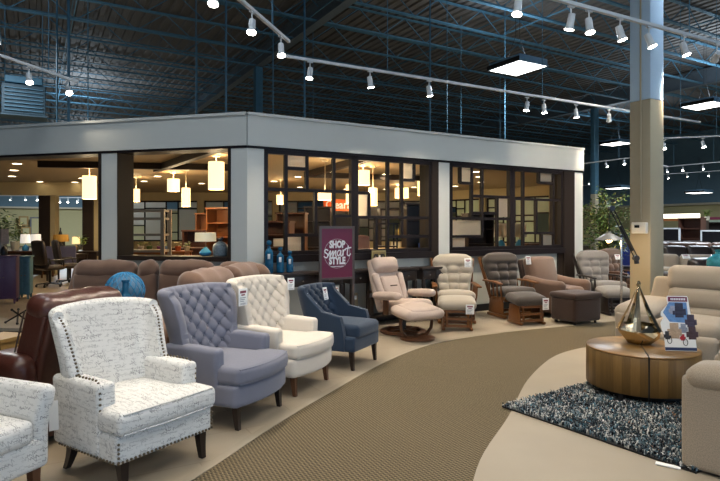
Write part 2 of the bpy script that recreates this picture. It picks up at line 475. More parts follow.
# columns
def column(name, x, y, w, label, split=3.22):
    t = thing(name, label, 'column', (x, y, 0), GA)
    mb = MB(); mb.rb((0, 0, split/2), (w, w, split), .012, 1, 1); mb.build('lower_shaft', M['beige_column'], t)
    mb = MB(); mb.rb((0, 0, (split+7.55)/2), (w, w, 7.55-split), .012, 1, 1); mb.build('upper_shaft', M['blue_column'] if w > .29 else M['joist'], t)
    return t
mc = column('steel_column', 3.9, 7.62, .30, 'large square column, beige below and pale blue above, behind the beige sofa')
mb = MB(); mb.tube([(-.165, -.02, 1.62), (-.165, -.02, 7.5)], .012, 8); mb.build('conduit', M['beige_column'], mc)
th = thing('thermostat', 'white thermostat box on the beige column', 'thermostat', (3.9, 7.62, 1.47), GA)
mb = MB(); mb.rb((-.185, -.02, .03), (.06, .21, .15), .012); mb.build('housing', M['thermo'], th)
mb = MB(); mb.rb((-.2165, -.0, .05), (.004, .07, .035), .001); mb.build('display', M['screen'], th)
column('steel_column', -3.84, 21.1, .28, 'blue-green steel column rising behind the grey fascia corner')
column('steel_column', 11.9, 28.4, .28, 'distant grey-blue column behind the right end of the fascia')

# light floor areas beside the carpet aisle
def curve_pts(pts, n=6):
    out = []
    P = [Vector((*p, 0)) for p in pts]; P = [2*P[0]-P[1]]+P+[2*P[-1]-P[-2]]
    for i in range(1, len(P)-2):
        for k in range(n):
            t = k/n; a, b, c, d = P[i-1:i+3]
            q = .5*((2*b)+(c-a)*t+(2*a-5*b+4*c-d)*t*t+(3*b-a-3*c+d)*t**3); out.append((q.x, q.y))
    out.append(pts[-1]); return out
edge_l = curve_pts([(-1.75, 1.2), (-1.5, 2.3), fl(190, 477), fl(270, 425), fl(335, 387), fl(388, 359), fl(440, 341.5), fl(520, 330), fl(600, 322.5), (6.0, 10.2), (9.5, 12.0)])
mb = MB(); mb.prism(edge_l+[(9.5, 24), (-2, 26), (-16, 30), (-22, 14), (-14, 1.2)], 0, .006); struct('floor', mb, M['tile'])
mb = MB(); strip = [Vector((*p, 0)) for p in edge_l]; lps = []
for i, p in enumerate(strip):
    t = (strip[min(i+1, len(strip)-1)]-strip[max(i-1, 0)]).normalized(); nn = Vector((t.y, -t.x, 0))
    lps.append([p-nn*.0+Vector((0, 0, .001)), p+nn*.045+Vector((0, 0, .001)), p+nn*.045+Vector((0, 0, .005)), p+Vector((0, 0, .009)), p-nn*.02+Vector((0, 0, .009))])
mb.loft(lps); struct('trim_3', mb, M['concrete'])
edge_r = curve_pts([(-.1, .6), (.28, 2.0), (.52, 2.8), fl(480, 461), fl(509, 416), fl(528, 380), fl(552, 358), fl(576, 349.5), (2.95, 7.02), (3.7, 7.0), (5.5, 6.4), (8, 5)])
mb = MB(); mb.prism(edge_r+[(8, .6)], 0, .006); struct('floor', mb, M['concrete'])

# ---------------------------------------------------------------- the pavilion
P0 = Vector((-1.59, 7.89, 0))
MR = Matrix.Translation(P0) @ Matrix.Rotation(GA, 4, 'Z')           # right wing: local x along the wall, y inwards
AL = R(-14.8); ML = Matrix.Translation(P0) @ Matrix.Rotation(AL, 4, 'Z')  # left wing: x negative going left
def tR(px): u = (px-360)/560; return (1.59+7.89*u)/(.8643-.503*u)
def tL(px): u = (px-360)/560; return -(-1.59-7.89*u)/(.9668+.2554*u)
def zR(px, py): t = tR(px); return 1.5-(py-228)/560*(7.89+.503*t)
def zL(px, py): t = tL(px); return 1.5-(py-228)/560*(7.89-.2554*t)
LR = 7.12; FB, FT = 2.665, 3.12
def wbox(Mx, x0, x1, y0, y1, z0, z1, name, mat):
    mb = MB(Mx); mb.box(x0, x1, y0, y1, z0, z1); return struct(name, mb, mat)
# fascia: two boards meeting at the corner
mb = MB(MR); mb.box(.0, LR, -.03, .33, FB, FT); mb.box(0, LR, -.06, .36, FT-.03, FT+.01); struct('wall_right_wing', mb, M['white_paint'])
mb = MB(ML); mb.box(-8.2, 0, -.03, .33, FB, FT); mb.box(-8.2, 0, -.06, .36, FT-.03, FT+.01); struct('wall_left_wing', mb, M['white_paint'])
mb = MB(MR); mb.box(0, LR, -.015, .32, FB-.035, FB); struct('trim_4', mb, M['dark_frame'])
mb = MB(ML); mb.box(-8.2, 0, -.015, .32, FB-.035, FB); struct('trim_5', mb, M['dark_frame'])
cR = tR(264); cL = tL(231)
mb = MB(MR); mb.box(0.0, cR, 0, .3, 0, FB-.035); struct('wall_corner', mb, M['pillar_paint'])
mb = MB(ML); mb.box(cL, 0, 0, .3, 0, FB-.035); struct('wall_corner', mb, M['pillar_paint'])
wbox(ML, cL-.045, cL, -.01, .35, 0, FB-.035, 'trim_6', M['reveal'])
wbox(MR, tR(438), tR(449.5), 0, .3, 0, FB-.035, 'wall_pillar', M['pillar_paint'])
wbox(MR, tR(431.5), tR(438), -.02, .34, 0, FB-.035, 'trim_7', M['reveal'])
wbox(MR, tR(573.5), LR, 0, .3, 0, FB-.035, 'wall_pillar', M['pillar_paint'])
wbox(MR, tR(563), tR(573.5), -.03, .34, 0, FB-.035, 'trim_8', M['reveal'])
# half wall and ledge under the windows
SZ0, SZ1 = 1.00, 1.105
for i, (a, b) in enumerate(((cR, tR(431.5)), (tR(449.5), tR(563)))):
    wbox(MR, a, b, .03, .28, 0, SZ0, 'wall_under_window', M['half_wall'])
    wbox(MR, a, b, -.06, .40, SZ0, SZ1, 'trim_%d' % (9+i), M['dark_frame'])
    wbox(MR, a, b, -.004, .03, 0, .13, 'baseboard_%s' % ('left' if i == 0 else 'right'), M['black'])
wbox(MR, tR(558), tR(563)-.002, -.0, .03, .14, SZ0, 'trim_11', M['reveal'])
# left wing pillar, half wall, sill
a, b = tL(101.5), tL(117.5)
wbox(ML, a, b, 0, .34, 0, FB-.035, 'wall_pillar', M['pillar_paint'])
wbox(ML, b-.0, b+.012, -.01, .36, 0, FB-.035, 'trim_12', M['reveal']); wbox(ML, a-.05, a, -.01, .36, 0, FB-.035, 'trim_13', M['reveal'])
wbox(ML, b+.012, cL-.045, .03, .30, 0, 1.02, 'wall_under_opening', M['half_wall'])
wbox(ML, b+.012, cL-.045, -.03, .42, 1.02, 1.085, 'trim_14', M['reveal'])

def window(n, Mx, f_t, f_z, frame, vbars, hbars, panes, ppane=M['frost'], th=.05):
    """bars and frosted squares of one lattice window; measured on the wall plane"""
    (x0, x1, z0, z1) = frame; mb = MB(Mx)
    w = .046
    for q in ((x0, x0+w*1.3, z0, z1), (x1-w*1.3, x1, z0, z1), (x0, x1, z0, z0+w*1.3), (x0, x1, z1-w*1.3, z1)):
        mb.box(q[0], q[1], -.005, .09, q[2], q[3])
    for x, a, b in vbars: mb.box(x-w/2, x+w/2, .005, .065, a, b)
    for z, a, b in hbars: mb.box(a, b, .006, .064, z-w/2, z+w/2)
    f = struct('window_%d' % n, mb, M['dark_frame'])
    for a, b, c, d in panes:
        q = MB(Mx); q.box(.0+a, b, .03, .042, c, d); q.build('pane', ppane, f)
    return f
def bars(px, y0, y1, fz): return (tR(px), min(fz(px, y0), fz(px, y1)), max(fz(px, y0), fz(px, y1)))
zt_ = FB-.035; zb_ = SZ1
def V(px, y0=None, y1=None):
    return (tR(px), zb_ if y1 is None else zR(px, y1), zt_ if y0 is None else zR(px, y0))
def H(py, xa, xb): return (zR((xa+xb)/2, py), tR(xa), tR(xb))
def PN(a, b, c, d): m = (a+b)/2; return (tR(a), tR(b), zR(m, d), zR(m, c))
window(1, MR, tR, zR, (cR, tR(354.8), zb_, zt_),
       [V(286.5), V(307.5, None, 190), V(316.2, 190, 236), V(334.5), V(303.5, 235, None)],
       [H(190.5, 267, 354), H(168.5, 287, 307), H(235, 286, 334), H(216, 334, 354)],
       [PN(288.5, 306, 154, 166.5), PN(288.5, 302, 237, 254)])
window(2, MR, tR, zR, (tR(355.0), tR(431.5), zb_, zt_),
       [V(388.5), V(402.5, None, 237), V(414.8, None, 180), V(369.8, 193, 217), V(377, 217, None)],
       [H(217.5, 357, 429), H(236.5, 388, 429), H(180, 402, 415), H(193, 357, 370)],
       [PN(404, 413.5, 161, 178.5), PN(358, 368.6, 194.5, 216)])
window(3, MR, tR, zR, (tR(449.8), tR(512.3), zb_, zt_),
       [V(472.5, None, 219), V(483, None, 237), V(461, None, 183), V(498, 196.5, None)],
       [H(196.5, 472, 510), H(218.6, 452, 510), H(183, 461, 473), H(236.5, 452, 483), H(213, 472, 498)],
       [PN(462, 471.4, 166.5, 181.5), PN(453.5, 481.8, 220.5, 235), PN(453.5, 466, 238, 249), PN(499.2, 508.5, 198.5, 217)])
window(4, MR, tR, zR, (tR(512.5), tR(563), zb_, zt_),
       [V(524), V(554), V(539.8, None, 183), V(537, 200, 233), V(542.5, 233, None)],
       [H(199.5, 515, 562), H(233, 524, 554), H(183, 540, 554)],
       [PN(541, 552.6, 172, 181.5), PN(543.8, 552.8, 235, 248.5)])

# inner shell: ceiling, soffit, back walls with lattice windows
PC = 2.96
poly = [P0+Vector((.15, .35, 0)), MR @ Vector((LR-.05, .34, 0)), Vector((6.75, 19.2, 0)), Vector((2.7, 23.3, 0)), Vector((-9.8, 23.3, 0)), Vector((-13.5, 17.6, 0)), Vector((-12.5, 13, 0)), ML @ Vector((-8.2, .34, 0))]
mb = MB(); mb.prism([(p.x, p.y) for p in poly], PC, PC+.12); struct('ceiling_pavilion', mb, M['tan_ceiling'])
def seg_wall(name, a, b, z0, z1, mat, th=.2):
    a = Vector(a); b = Vector(b); d = b-a; Mx = Matrix.Translation((a.x, a.y, 0)) @ Matrix.Rotation(math.atan2(d.y, d.x), 4, 'Z')
    mb = MB(Mx); mb.box(0, d.length, 0, th, z0, z1); return struct(name, mb, mat), Mx, d.length
wn = 5
def lattice(a, b, z0, z1, seed, pane, n=1):
    """a run of dark lattice windows with frosted squares along a->b"""
    global wn
    a = Vector(a); b = Vector(b); d = b-a; L = d.length
    Mx = Matrix.Translation((a.x, a.y, 0)) @ Matrix.Rotation(math.atan2(d.y, d.x), 4, 'Z'); r = random.Random(seed)
    for i in range(n):
        x0, x1 = L*i/n+.12, L*(i+1)/n-.12; W = x1-x0; Hh = z1-z0
        vb = []; hb = []; pn = []
        xs = [x0, x0+W*r.uniform(.22, .3), x0+W*r.uniform(.45, .55), x0+W*r.uniform(.72, .8), x1]
        for x in xs[1:-1]: vb.append((x, z0, z1))
        for q in range(4):
            zz = [z0] + sorted(z0+Hh*r.uniform(.15, .85) for _ in range(2)) + [z1]
            for z in zz[1:-1]: hb.append((z, xs[q], xs[q+1]))
            for j in range(3):
                if r.random() < .62 and zz[j+1]-zz[j] > .12: pn.append((xs[q]+.03, xs[q+1]-.03, zz[j]+.03, zz[j+1]-.03))
        window(wn, Mx, None, None, (x0, x1, z0, z1), vb, hb, pn, pane); wn += 1
def run(name, a, b, seed, pane, n):
    seg_wall(name, a, b, 0, .95, M['tan_wall']); seg_wall(name, a, b, 2.62, PC-.002, M['tan_wall'])
    A = Vector(a); d = Vector(b)-A; lattice(a, b, .95, 2.62, seed, pane, n)
    for i in range(n+1):
        c = A+d*(i/n); e = d.normalized()*.13
        if i == 0: e2 = (c, c+e)
        elif i == n: e2 = (c-e, c)
        else: e2 = (c-e, c+e)
        seg_wall(name, (e2[0].x, e2[0].y), (e2[1].x, e2[1].y), .95, 2.62, M['tan_wall'], .22)
run('wall_pavilion_back', (2.7, 23.1), (-9.6, 23.1), 5, M['frost_far'], 4)
run('wall_pavilion_diagonal', (6.7, 19.2), (2.75, 23.1), 8, M['frost_green'], 2)
run('wall_pavilion_side', (4.72, 11.9), (6.7, 19.15), 3, M['frost_far'], 3)
# open left part: bulkhead on dark and cream posts
seg_wall('wall_bulkhead', (-7.9, 18.3), (-13.6, 17.6), 2.54, PC-.002, M['tan_wall'])
seg_wall('wall_bulkhead', (-9.6, 23.0), (-7.95, 18.4), 0, PC-.002, M['tan_wall'])
for i, (px, w) in enumerate(((39.5, 11), (83, 12))):
    x = (px-360)/560*18; 
    mb = MB(); mb.box(x, x+.34, 17.95, 18.25, 0, 2.54); struct('trim_%d' % (15+i), mb, M['reveal'])
    mb = MB(); mb.box(x+.345, x+.50, 18.0, 18.25, 0, 2.54); struct('wall_post', mb, M['tan_wall'])
# dark ceiling beams
def beam(a, b, w=.14, h=.14, name='ceiling_beam', i=0):
    mb = MB(); mb.bar((*a, PC-h/2-.001), (*b, PC-h/2-.001), w, h); return struct('trim_%d' % (20+i), mb, M['reveal'])
beam((-7.0, 12.2), (-2.2, 13.0), i=0); beam((-4.8, 13.2), (-2.4, 9.6), i=1); beam((-1.4, 14.6), (2.0, 15.8), i=2); beam((-2.1, 8.9), (1.2, 10.9), i=3); beam((-1.4, 14.6), (.4, 10.6), i=4)
# ---------------------------------------------------------------- lamps
def lamp(kind, loc, power, col, parent=None, size=.1, spot=None, aim=None, blend=.5, name='lamp_light'):
    ld = bpy.data.lights.new(name, kind); ld.energy = power; ld.color = col
    if kind == 'AREA': ld.shape = 'RECTANGLE'; ld.size, ld.size_y = size if isinstance(size, tuple) else (size, size)
    else: ld.shadow_soft_size = size
    if spot: ld.spot_size = R(spot); ld.spot_blend = blend
    o = bpy.data.objects.new(name, ld); COL.objects.link(o); o.location = loc
    if aim is not None:
        d = Vector(aim)-Vector(loc); o.rotation_euler = d.to_track_quat('-Z', 'Y').to_euler()
    if parent: o.parent = parent
    return o
WARM = (1, .86, .68); COOL = (.78, .89, 1.0)
TZ = 3.75
def track_pt(px, py, z=TZ): return fl(px, py, z)
ordn = ['first', 'second', 'third', 'fourth', 'fifth', 'sixth', 'seventh', 'eighth', 'ninth', 'tenth']
def track(a, b, heads, where, z=TZ, drop=True):
    """a, b world xy ends; heads: list of (xy, aim world point or None, power)"""
    d = Vector((*b, 0))-Vector((*a, 0)); L = d.length; ang = math.atan2(d.y, d.x)
    t = thing('light_track', 'white ceiling light track %s' % where, 'light track', (*a, z), ang, 'spotlight tracks')
    mb = MB(); mb.box(0, L, -.018, .018, 0, .035); mb.build('rail', M['white_metal'], t)
    k = max(2, int(L/2.6))
    for i in range(k):
        x = L*(i+.5)/k; mb = MB(); mb.cyl((x, 0, .035), (x, 0, 8.3-z), .006, n=5); mb.build('hanger_rod', M['joist'], t)
    for i, (xy, aim, pw) in enumerate(heads):
        h = thing('spotlight_head', 'white spotlight, %s from left, track %s' % (ordn[i], where), 'spotlight', (*xy, z), ang, 'track spotlight heads'); h.scale = (.82,)*3
        aimv = (Vector(aim)-Vector((*xy, z-.2))).normalized() if aim else Vector((rng.uniform(-.5, .5), -.35, -1)).normalized()
        loc = Matrix.Rotation(-ang, 4, 'Z') @ aimv
        Mh = Matrix.Translation((0, 0, -.17)) @ loc.to_track_quat('-Z', 'Y').to_matrix().to_4x4()
        mb = MB(); mb.box(-.05, .05, -.017, .017, -.02, 0); mb.cyl((0, 0, -.02), (0, 0, -.16), .010, n=6); mb.build('stem', M['white_metal'], h)
        mb = MB(Mh); mb.lathe([(.022, .075), (.042, .07), (.046, .0), (.046, -.07), (.058, -.10), (.062, -.12), (.057, -.12), (.05, -.10)], n=14); mb.build('can', M['white_metal'], h)
        mb = MB(Mh); mb.lathe([(.001, -.108), (.056, -.110), (.056, -.122), (.001, -.127)], n=14); mb.build('bulb', M['bulb_spot'], h)
        if pw: lamp('SPOT', tuple(Mh @ Vector((0, 0, -.16))), pw, WARM, h, .05, 95, blend=.8).rotation_euler = loc.to_track_quat('-Z', 'Y').to_euler()
def tp(*ps): return [fl(px, py, TZ) for px, py in ps]
SP = 80
track(fl(-70, 33, TZ), fl(78, 83, TZ), [(fl(-30, 47, TZ), (-3.5, 6.5, 0), SP), (fl(29, 67, TZ), (-3.6, 6.6, .3), SP*.6), (fl(68, 80, TZ), (-2.6, 6.6, .6), SP*.6)], 'at upper left')
track(fl(200, -33, TZ), fl(289, 43, TZ), [(fl(214, -20, TZ), (-1.3, 3.9, .4), SP*1.1), (fl(252, 11.5, TZ), (-1.1, 4.6, .4), SP), (fl(281, 36.5, TZ), (-.6, 5.6, .4), SP)], 'ending above the fascia corner')
mid = [(310, 61.5), (370, 71), (429, 80.5), (527, 97), (544, 99.5), (576, 104.5), (609, 109.5)]
aims = [(-.9, 6.9, .9), (.6, 8.2, .5), (1.5, 8.8, .6), (2.4, 9.3, .6), (3.4, 9.6, .5), (4.3, 10.2, .6), (5.5, 12.5, 1.7)]
track(fl(286, 57.5, TZ), fl(700, 123, TZ), [(fl(*p, TZ), a, SP*1.9) for i, (p, a) in enumerate(zip(mid, aims))], 'running across above the fascia')
up = [(571, 6), (589, 10.5), (620, 18.5), (649, 26.5), (684, 35.5), (717, 44)]
aims = [(1.6, 6.2, 0), (2.5, 5.2, .4), (3.6, 5.8, .5), (4.2, 5.6, .5), (4.5, 6.0, .5), (5.7, 12.6, 1.6)]
track(fl(505, -13, TZ), fl(735, 49, TZ), [(fl(518, -9.5, TZ), (.9, 4.5, 0), SP*.6)] + [(fl(*p, TZ), a, SP*(.7 if a[1] < 9 else 4)) for p, a in zip(up, aims)], 'crossing the beige column')
# tracks over the near part of the shop, above the top edge of the view
track((-3.4, 1.2), (-.2, 3.8), [((-2.6, 1.85), (-1.5, 3.3, .3), SP*.8), ((-1.6, 2.66), (-1.1, 3.6, .3), SP*.7), ((-.7, 3.4), (-.2, 4.2, 0), SP*.8)], 'over the printed armchairs')
track((-.4, .6), (2.8, 3.0), [((.4, 1.2), (.9, 2.9, 0), SP), ((1.4, 1.95), (2.2, 3.6, .4), SP*.55), ((2.4, 2.7), (2.6, 4.2, .4), SP*.55)], 'over the near end of the aisle')
# distant tracks at the right
far = [((663, 139), (735, 136), [(664, 140, 0), (703, 138, 0)]), ((583, 164), (632, 158), [(606, 161, 0), (624, 158, 0)]), ((632, 158), (668, 167), [(633, 158.5, 0)]),
       ((655, 168), (735, 161), [(667, 167.4, 0), (683, 166, 0), (703, 164.5, 0)]), ((656, 175), (735, 170), [(668, 174.7, 0), (687, 173, 0), (709, 172, 0)]),
       ((575, 185), (650, 189), [(589, 181, 0), (612, 187, 0)]), ((655, 188), (735, 191), [(690, 187.5, 0), (713, 189, 0)])]
for i, (a, b, hs) in enumerate(far):
    A = fl(*a, TZ+.25*i); B = fl(*b, TZ+.25*i)
    w = ['topmost, distant right', 'far behind the leafy tree', 'distant, just left of column', 'second down, distant right',
         'third down, distant right', 'low behind the tree top', 'lowest, distant right'][i]
    track(A, B, [(fl(px, py, TZ+.25*i), None, 0) for px, py, _ in hs], w, TZ+.25*i)
# left back tracks seen through the pavilion
for i, (a, b, hs) in enumerate((((0, 196), (46, 198), (11, 25, 37)), ((54, 198), (100, 201), (60, 68, 78)))):
    A = at(*a, 30); B = at(*b, 30); z = A[2]
    track(A[:2], B[:2], [(at(px, 198, 30)[:2], None, 0) for px in hs], ['far back, left of dark post', 'far back, between dark posts'][i], z)

UP = .22
# high bay fixtures
def highbay(xy, label, power=170, z=6.0, light=True):
    t = thing('high_bay_light', label, 'ceiling light', (*xy, z), GA, 'square high bay lights')
    mb = MB(); mb.rb((0, 0, .11), (1.08, 1.18, .17), .012, 1, 1); mb.box(-.56, .56, -.61, .61, 0, .03); mb.build('housing', M['hb_body'], t)
    mb = MB(); mb.rb((0, -.605, .1), (1.02, .02, .13), .006, 1, 1); mb.rb((.55, 0, .1), (.02, 1.1, .13), .006, 1, 1); mb.build('end_plate', M['black'] if 0 else M['hb_body'], t)
    mb = MB(); mb.box(-.565, .565, .605, .63, 0, .12); mb.box(-.59, -.565, -.61, .61, 0, .12); mb.build('edge_rail', M['black'], t)
    mb = MB(); mb.box(-.52, .52, -.56, .56, -.006, .0); mb.build('lens', M['hb_lens'], t)
    for sx in (-.4, .4):
        mb = MB(); mb.tube([(sx, 0, .19), (sx*.2, 0, .9), (sx*.2, 0, 2.3)], .008, 5); mb.build('cable', M['black'], t)
    if light:
        lamp('AREA', (0, 0, -.02), power, COOL, t, 1.0)
        lamp('AREA', (0, 0, .24), max(power, 120)*UP, (.70, .86, 1), t, 1.0, aim=(0, 0, 3))  # added uplight above the housing, brightens the roof deck and joists
highbay((4.45, 15.8), 'bright square high bay light hanging at upper centre right', 260)
for i, (px, py, lab) in enumerate(((616, 144, 'square high bay light in the distance left of the column'), (705, 106, 'thin bright high bay light at the right edge'),
        (618, 188.5, 'small distant high bay light above the tree'), (699, 193, 'small distant high bay light low at the right'))):
    zz = (6, 6, 4.1, 3.75)[i]; highbay(fl(px, py, zz), lab, 320, zz, light=i < 2)
for i, (x, y, pw) in enumerate(((-9, 13, 190), (-3.2, 4.6, 60), (2.0, 2.2, 45), (5.2, 7.5, 75), (-3.5, -3.5, 80), (4, -4, 80), (9, 1, 90), (-13, 26, 600), (-20, 40, 1300), (14, 19, 600), (25, 20, 1500))):  # unseen high bays, added to light the shop and its far walls
    highbay((x, y), ['unseen added high bay light over the left of the pavilion', 'unseen added high bay light over the row of armchairs', 'unseen added high bay light over the near aisle', 'unseen added high bay light over the coffee table corner',
        'unseen added high bay light behind the viewpoint at left', 'unseen added high bay light behind the viewpoint at right', 'unseen added high bay light far right beyond the sofa', 'unseen added high bay light behind the pavilion at left',
        'unseen added high bay light near the olive back wall', 'unseen added high bay light over the distant dark sofas', 'unseen added high bay light near the right wall'][i], pw)
# daylight through the storefront window behind the viewpoint
w = g2w(2, Y0+.25)
lamp('AREA', (w[0], w[1], 2.6), 1000, (.46, .70, 1.0), None, (30, 4), aim=(w[0]+gb[0]*10, w[1]+gb[1]*10, 2.0), name='daylight')

# pavilion downlights
dl = [(17, 163.4), (14, 170), (12, 176), (75, 182), (82, 178), (98, 167), (40, 181.5), (192, 164.2), (157.5, 176), (144, 181), (201.5, 183.2), (274, 181), (298, 176.6), (300, 187), (328, 171.5), (346, 189),
      (386, 174), (386, 189), (414, 187), (455, 186), (476, 171.5), (481, 182), (479, 176.5)]
for i, (px, py) in enumerate(dl):
    x, y = fl(px, py, PC)
    where = ('left opening' if px < 100 else 'opening beside the pillar' if px < 230 else 'first window' if px < 355 else 'second window' if px < 440 else 'third window')
    grp = [q for q in dl if (('left opening' if q[0] < 100 else 'opening beside the pillar' if q[0] < 230 else 'first window' if q[0] < 355 else 'second window' if q[0] < 440 else 'third window') == where)]
    k = sorted(grp).index((px, py))
    t = thing('downlight', 'recessed ceiling downlight, %s from the left seen through the %s' % (ordn[k], where), 'downlight', (x, y, PC), 0, 'recessed downlights')
    mb = MB(); mb.lathe([(.10, -.002), (.13, -.002), (.13, -.012), (.10, -.012), (.10, -.002)], n=16, cap=False); mb.build('trim_ring', M['cream_trim'], t)
    mb = MB(); mb.lathe([(.001, -.004), (.10, -.004), (.10, -.008), (.001, -.008)], n=16); mb.build('lens', M['downlight'], t)
    if i in (1, 4, 7, 9, 12, 14, 16, 19, 21): lamp('SPOT', (0, 0, -.03), 75, (1, .80, .52), t, .08, 150, aim=(0, 0, -1), blend=.7)
# drum pendants
def pendant(px, y0, y1, wpx, dia, label, power=26):
    D = dia*560/wpx; x, y, zt = at(px, y0, D); zb = at(px, y1, D)[2]
    t = thing('pendant_lamp', label, 'pendant lamp', (x, y, zb), 0, 'lit drum pendants')
    r = dia/2; h = zt-zb; n = 28
    prof = [[((r+.006*(j % 2))*math.cos(2*PI*j/n), (r+.006*(j % 2))*math.sin(2*PI*j/n), z) for j in range(n)] for z in (0, h*.33, h*.66, h)]
    mb = MB(); mb.loft(prof, cap=False); mb.loft([[Vector((p[0]*.96, p[1]*.96, p[2])) for p in l] for l in reversed(prof)], cap=False); mb.build('shade', M['shade_lit'], t)
    mb = MB(); mb.cyl((0, 0, h*.5), (0, 0, PC-zb-.02), .008, n=6); mb.lathe([(.07, PC-zb-.03), (.08, PC-zb), (.02, PC-zb)], n=12)
    for a in range(3): mb.cyl((0, 0, h-.01), (r*.96*math.cos(a*2.1), r*.96*math.sin(a*2.1), h-.01), .004, n=4)
    mb.build('stem', M['cream_trim'], t)
    lamp('POINT', (0, 0, -.06), power, (1, .76, .45), t, .09)
    lamp('POINT', (0, 0, h+.06), power*.5, (1, .76, .45), t, .09)
for a in ((89.5, 176, 199, 13, .30, 'lit drum pendant in front of the dark post at left'), (216.3, 162, 189.5, 15, .30, 'large lit drum pendant beside the corner pillar'),
          (173.5, 179, 191.3, 11.5, .30, 'short wide lit drum pendant in the middle of the left opening'), (186, 188, 206.5, 8, .20, 'slim low lit pendant in the left opening'),
          (136, 189, 201.5, 7, .20, 'slim lit pendant half hidden by the pillar reveal'), (280.7, 195, 204, 8, .24, 'small lit pendant at the left of the first window'),
          (325, 193, 200, 14, .30, 'wide lit pendant above the orange banner'), (363, 170.5, 185, 13, .30, 'wide lit drum pendant at the left of the second window'),
          (373, 188, 205.5, 8.5, .20, 'slim lit pendant right of the frosted square'), (398, 188, 198, 6, .20, 'narrow lit pendant left of the second window mullion'),
          (406, 188, 198, 5, .18, 'narrow lit pendant right of the second window mullion'), (421.5, 172, 195.5, 7.5, .22, 'tall slim lit pendant at the right of the second window'),
          (349, 185, 203, 6, .2, 'slim lit pendant beside the window post'), (441, 186, 200, 7, .22, 'lit pendant behind the pale pillar')):
    pendant(*a)
# unit heater and hanging rods over the pavilion
t = thing('unit_heater', 'dark blue unit heater hanging in the joists at upper left', 'heater', (*fl(24, 117, 4.6), 4.6), GA)
mb = MB(); mb.rb((0, 0, .42), (1.05, .7, .82), .03); mb.box(-.56, .56, -.37, .37, -.03, .01); mb.build('casing', M['duct'], t)
mb = MB(); 
for i in range(7): mb.box(-.45, .45, -.40, -.35, .1+.1*i, .12+.1*i)
mb.build('louvre', M['joist'], t)
mb = MB(); mb.rb((0, 0, .98), (.9, .5, .2), .03)
for sx in (-.45, .45): mb.cyl((sx, 0, .8), (sx, 0, 3.0), .012, n=5)
mb.build('mount', M['joist'], t)
for i, (px, D, r) in enumerate(((57, 13, .02), (68.5, 11.5, .03), (88, 16, .014), (196, 13, .014), (226, 12, .022), (197, 21, .02), (273, 13, .014), (304.5, 12.5, .024), (313, 18, .012), (430, 14, .022), (447, 16, .012), (461, 18, .012), (500, 22, .02), (505, 17, .014))):
    x, y, _ = at(px, 200, D); mb = MB(); mb.cyl((0, 0, 3.0), (0, 0, 8.3), r, n=6)
    o = mb.build('suspension_rod', M['joist']); o.location = (x, y, 0)
    tag(o, 'thin blue rod hanging from the roof down behind the grey fascia', 'rod', 'suspension rods over the pavilion')
# ---------------------------------------------------------------- upholstery helpers
def ss(a, b, x):
    t = max(0, min(1, (x-a)/(b-a))); return t*t*(3-2*t)
def diamond(u, v, w, h):
    a = u/w+v/h; b = u/w-v/h; da = a-round(a); db = b-round(b)
    return .62*(abs(math.sin(PI*a))*abs(math.sin(PI*b)))**.34+.38-.75*math.exp(-(da*da+db*db)/.018)
def wrap_back(mb, z0, z1, nz, xb, a, w, th, r=.08, nb=12, nw=4, tuft=None, arch=None, tip=.8, zlist=None, bulge=0, arc=6):
    def path(z):
        X, A, W = xb(z), a(z), max(w(z), r+.005); P = []
        for i in range(nw): t = i/nw; P.append((X+W+(r-W)*t, A, 0, 1, .0 if i else 1))
        for i in range(arc+1): q = R(90+90*i/arc); P.append((X+r+r*math.cos(q), A-r+r*math.sin(q), math.cos(q), math.sin(q), 0))
        for i in range(1, nb): P.append((X, (A-r)*(1-2*i/nb), -1, 0, 0))
        L = P + [(x, -y, nx, -ny, t) for x, y, nx, ny, t in reversed(P[:nw+arc+1])]
        out = []; s = 0; prev = None
        tot = sum(math.hypot(L[i+1][0]-L[i][0], L[i+1][1]-L[i][1]) for i in range(len(L)-1)); acc = -tot/2
        for i, (x, y, nx, ny, t) in enumerate(L):
            if i: acc += math.hypot(x-L[i-1][0], y-L[i-1][1])
            out.append((x, y, nx, ny, t, acc, tot))
        return out
    loops = []; zs = zlist or [z0+(z1-z0)*i/nz for i in range(nz+1)]
    def loop(z, shrink=0, dz=0):
        inn = []; outr = []
        for x, y, nx, ny, t, s, tot in path(z):
            k = ss(z0, z1, z); zz = z+(arch(s/tot*2)*k if arch else 0)+dz
            d = tuft(s, z) if tuft else 0
            if tuft: d *= (1-abs(s/tot*2)**14)*min(1, (z-z0)/.03, (z1+.02-z)/.04)
            d += bulge*(1-min(1, abs(s/tot*2))**2)
            T = th*(tip if t else 1); m = T/2
            pi = (x-nx*d*(1-shrink)+nx*m*shrink, y-ny*d*(1-shrink)+ny*m*shrink, zz)
            po = (x+nx*(T-m*shrink), y+ny*(T-m*shrink), zz); inn.append(pi); outr.append(po)
        return inn+outr[::-1]
    for z in zs: loops.append(loop(z))
    for q in (25, 50, 75): loops.append(loop(zs[-1], 1-math.cos(R(q)), th/2*math.sin(R(q))))
    mb.loft(loops)
    def tipat(z, side): A, W = a(z), w(z); return Vector((xb(z)+W+.002, side*(A+th*.4), z+(arch(side)*ss(z0, z1, z) if arch else 0)))
    def button(s, z):
        P = path(z)
        for i in range(len(P)-1):
            if P[i][5] <= s <= P[i+1][5]:
                f = (s-P[i][5])/(P[i+1][5]-P[i][5]); q = [P[i][j]*(1-f)+P[i+1][j]*f for j in range(4)]
                return Vector((q[0], q[1], z+(arch(s/P[0][6]*2)*ss(z0, z1, z) if arch else 0))), Vector((q[2], q[3], 0)), P[0][6]
        return None
    return tipat, button
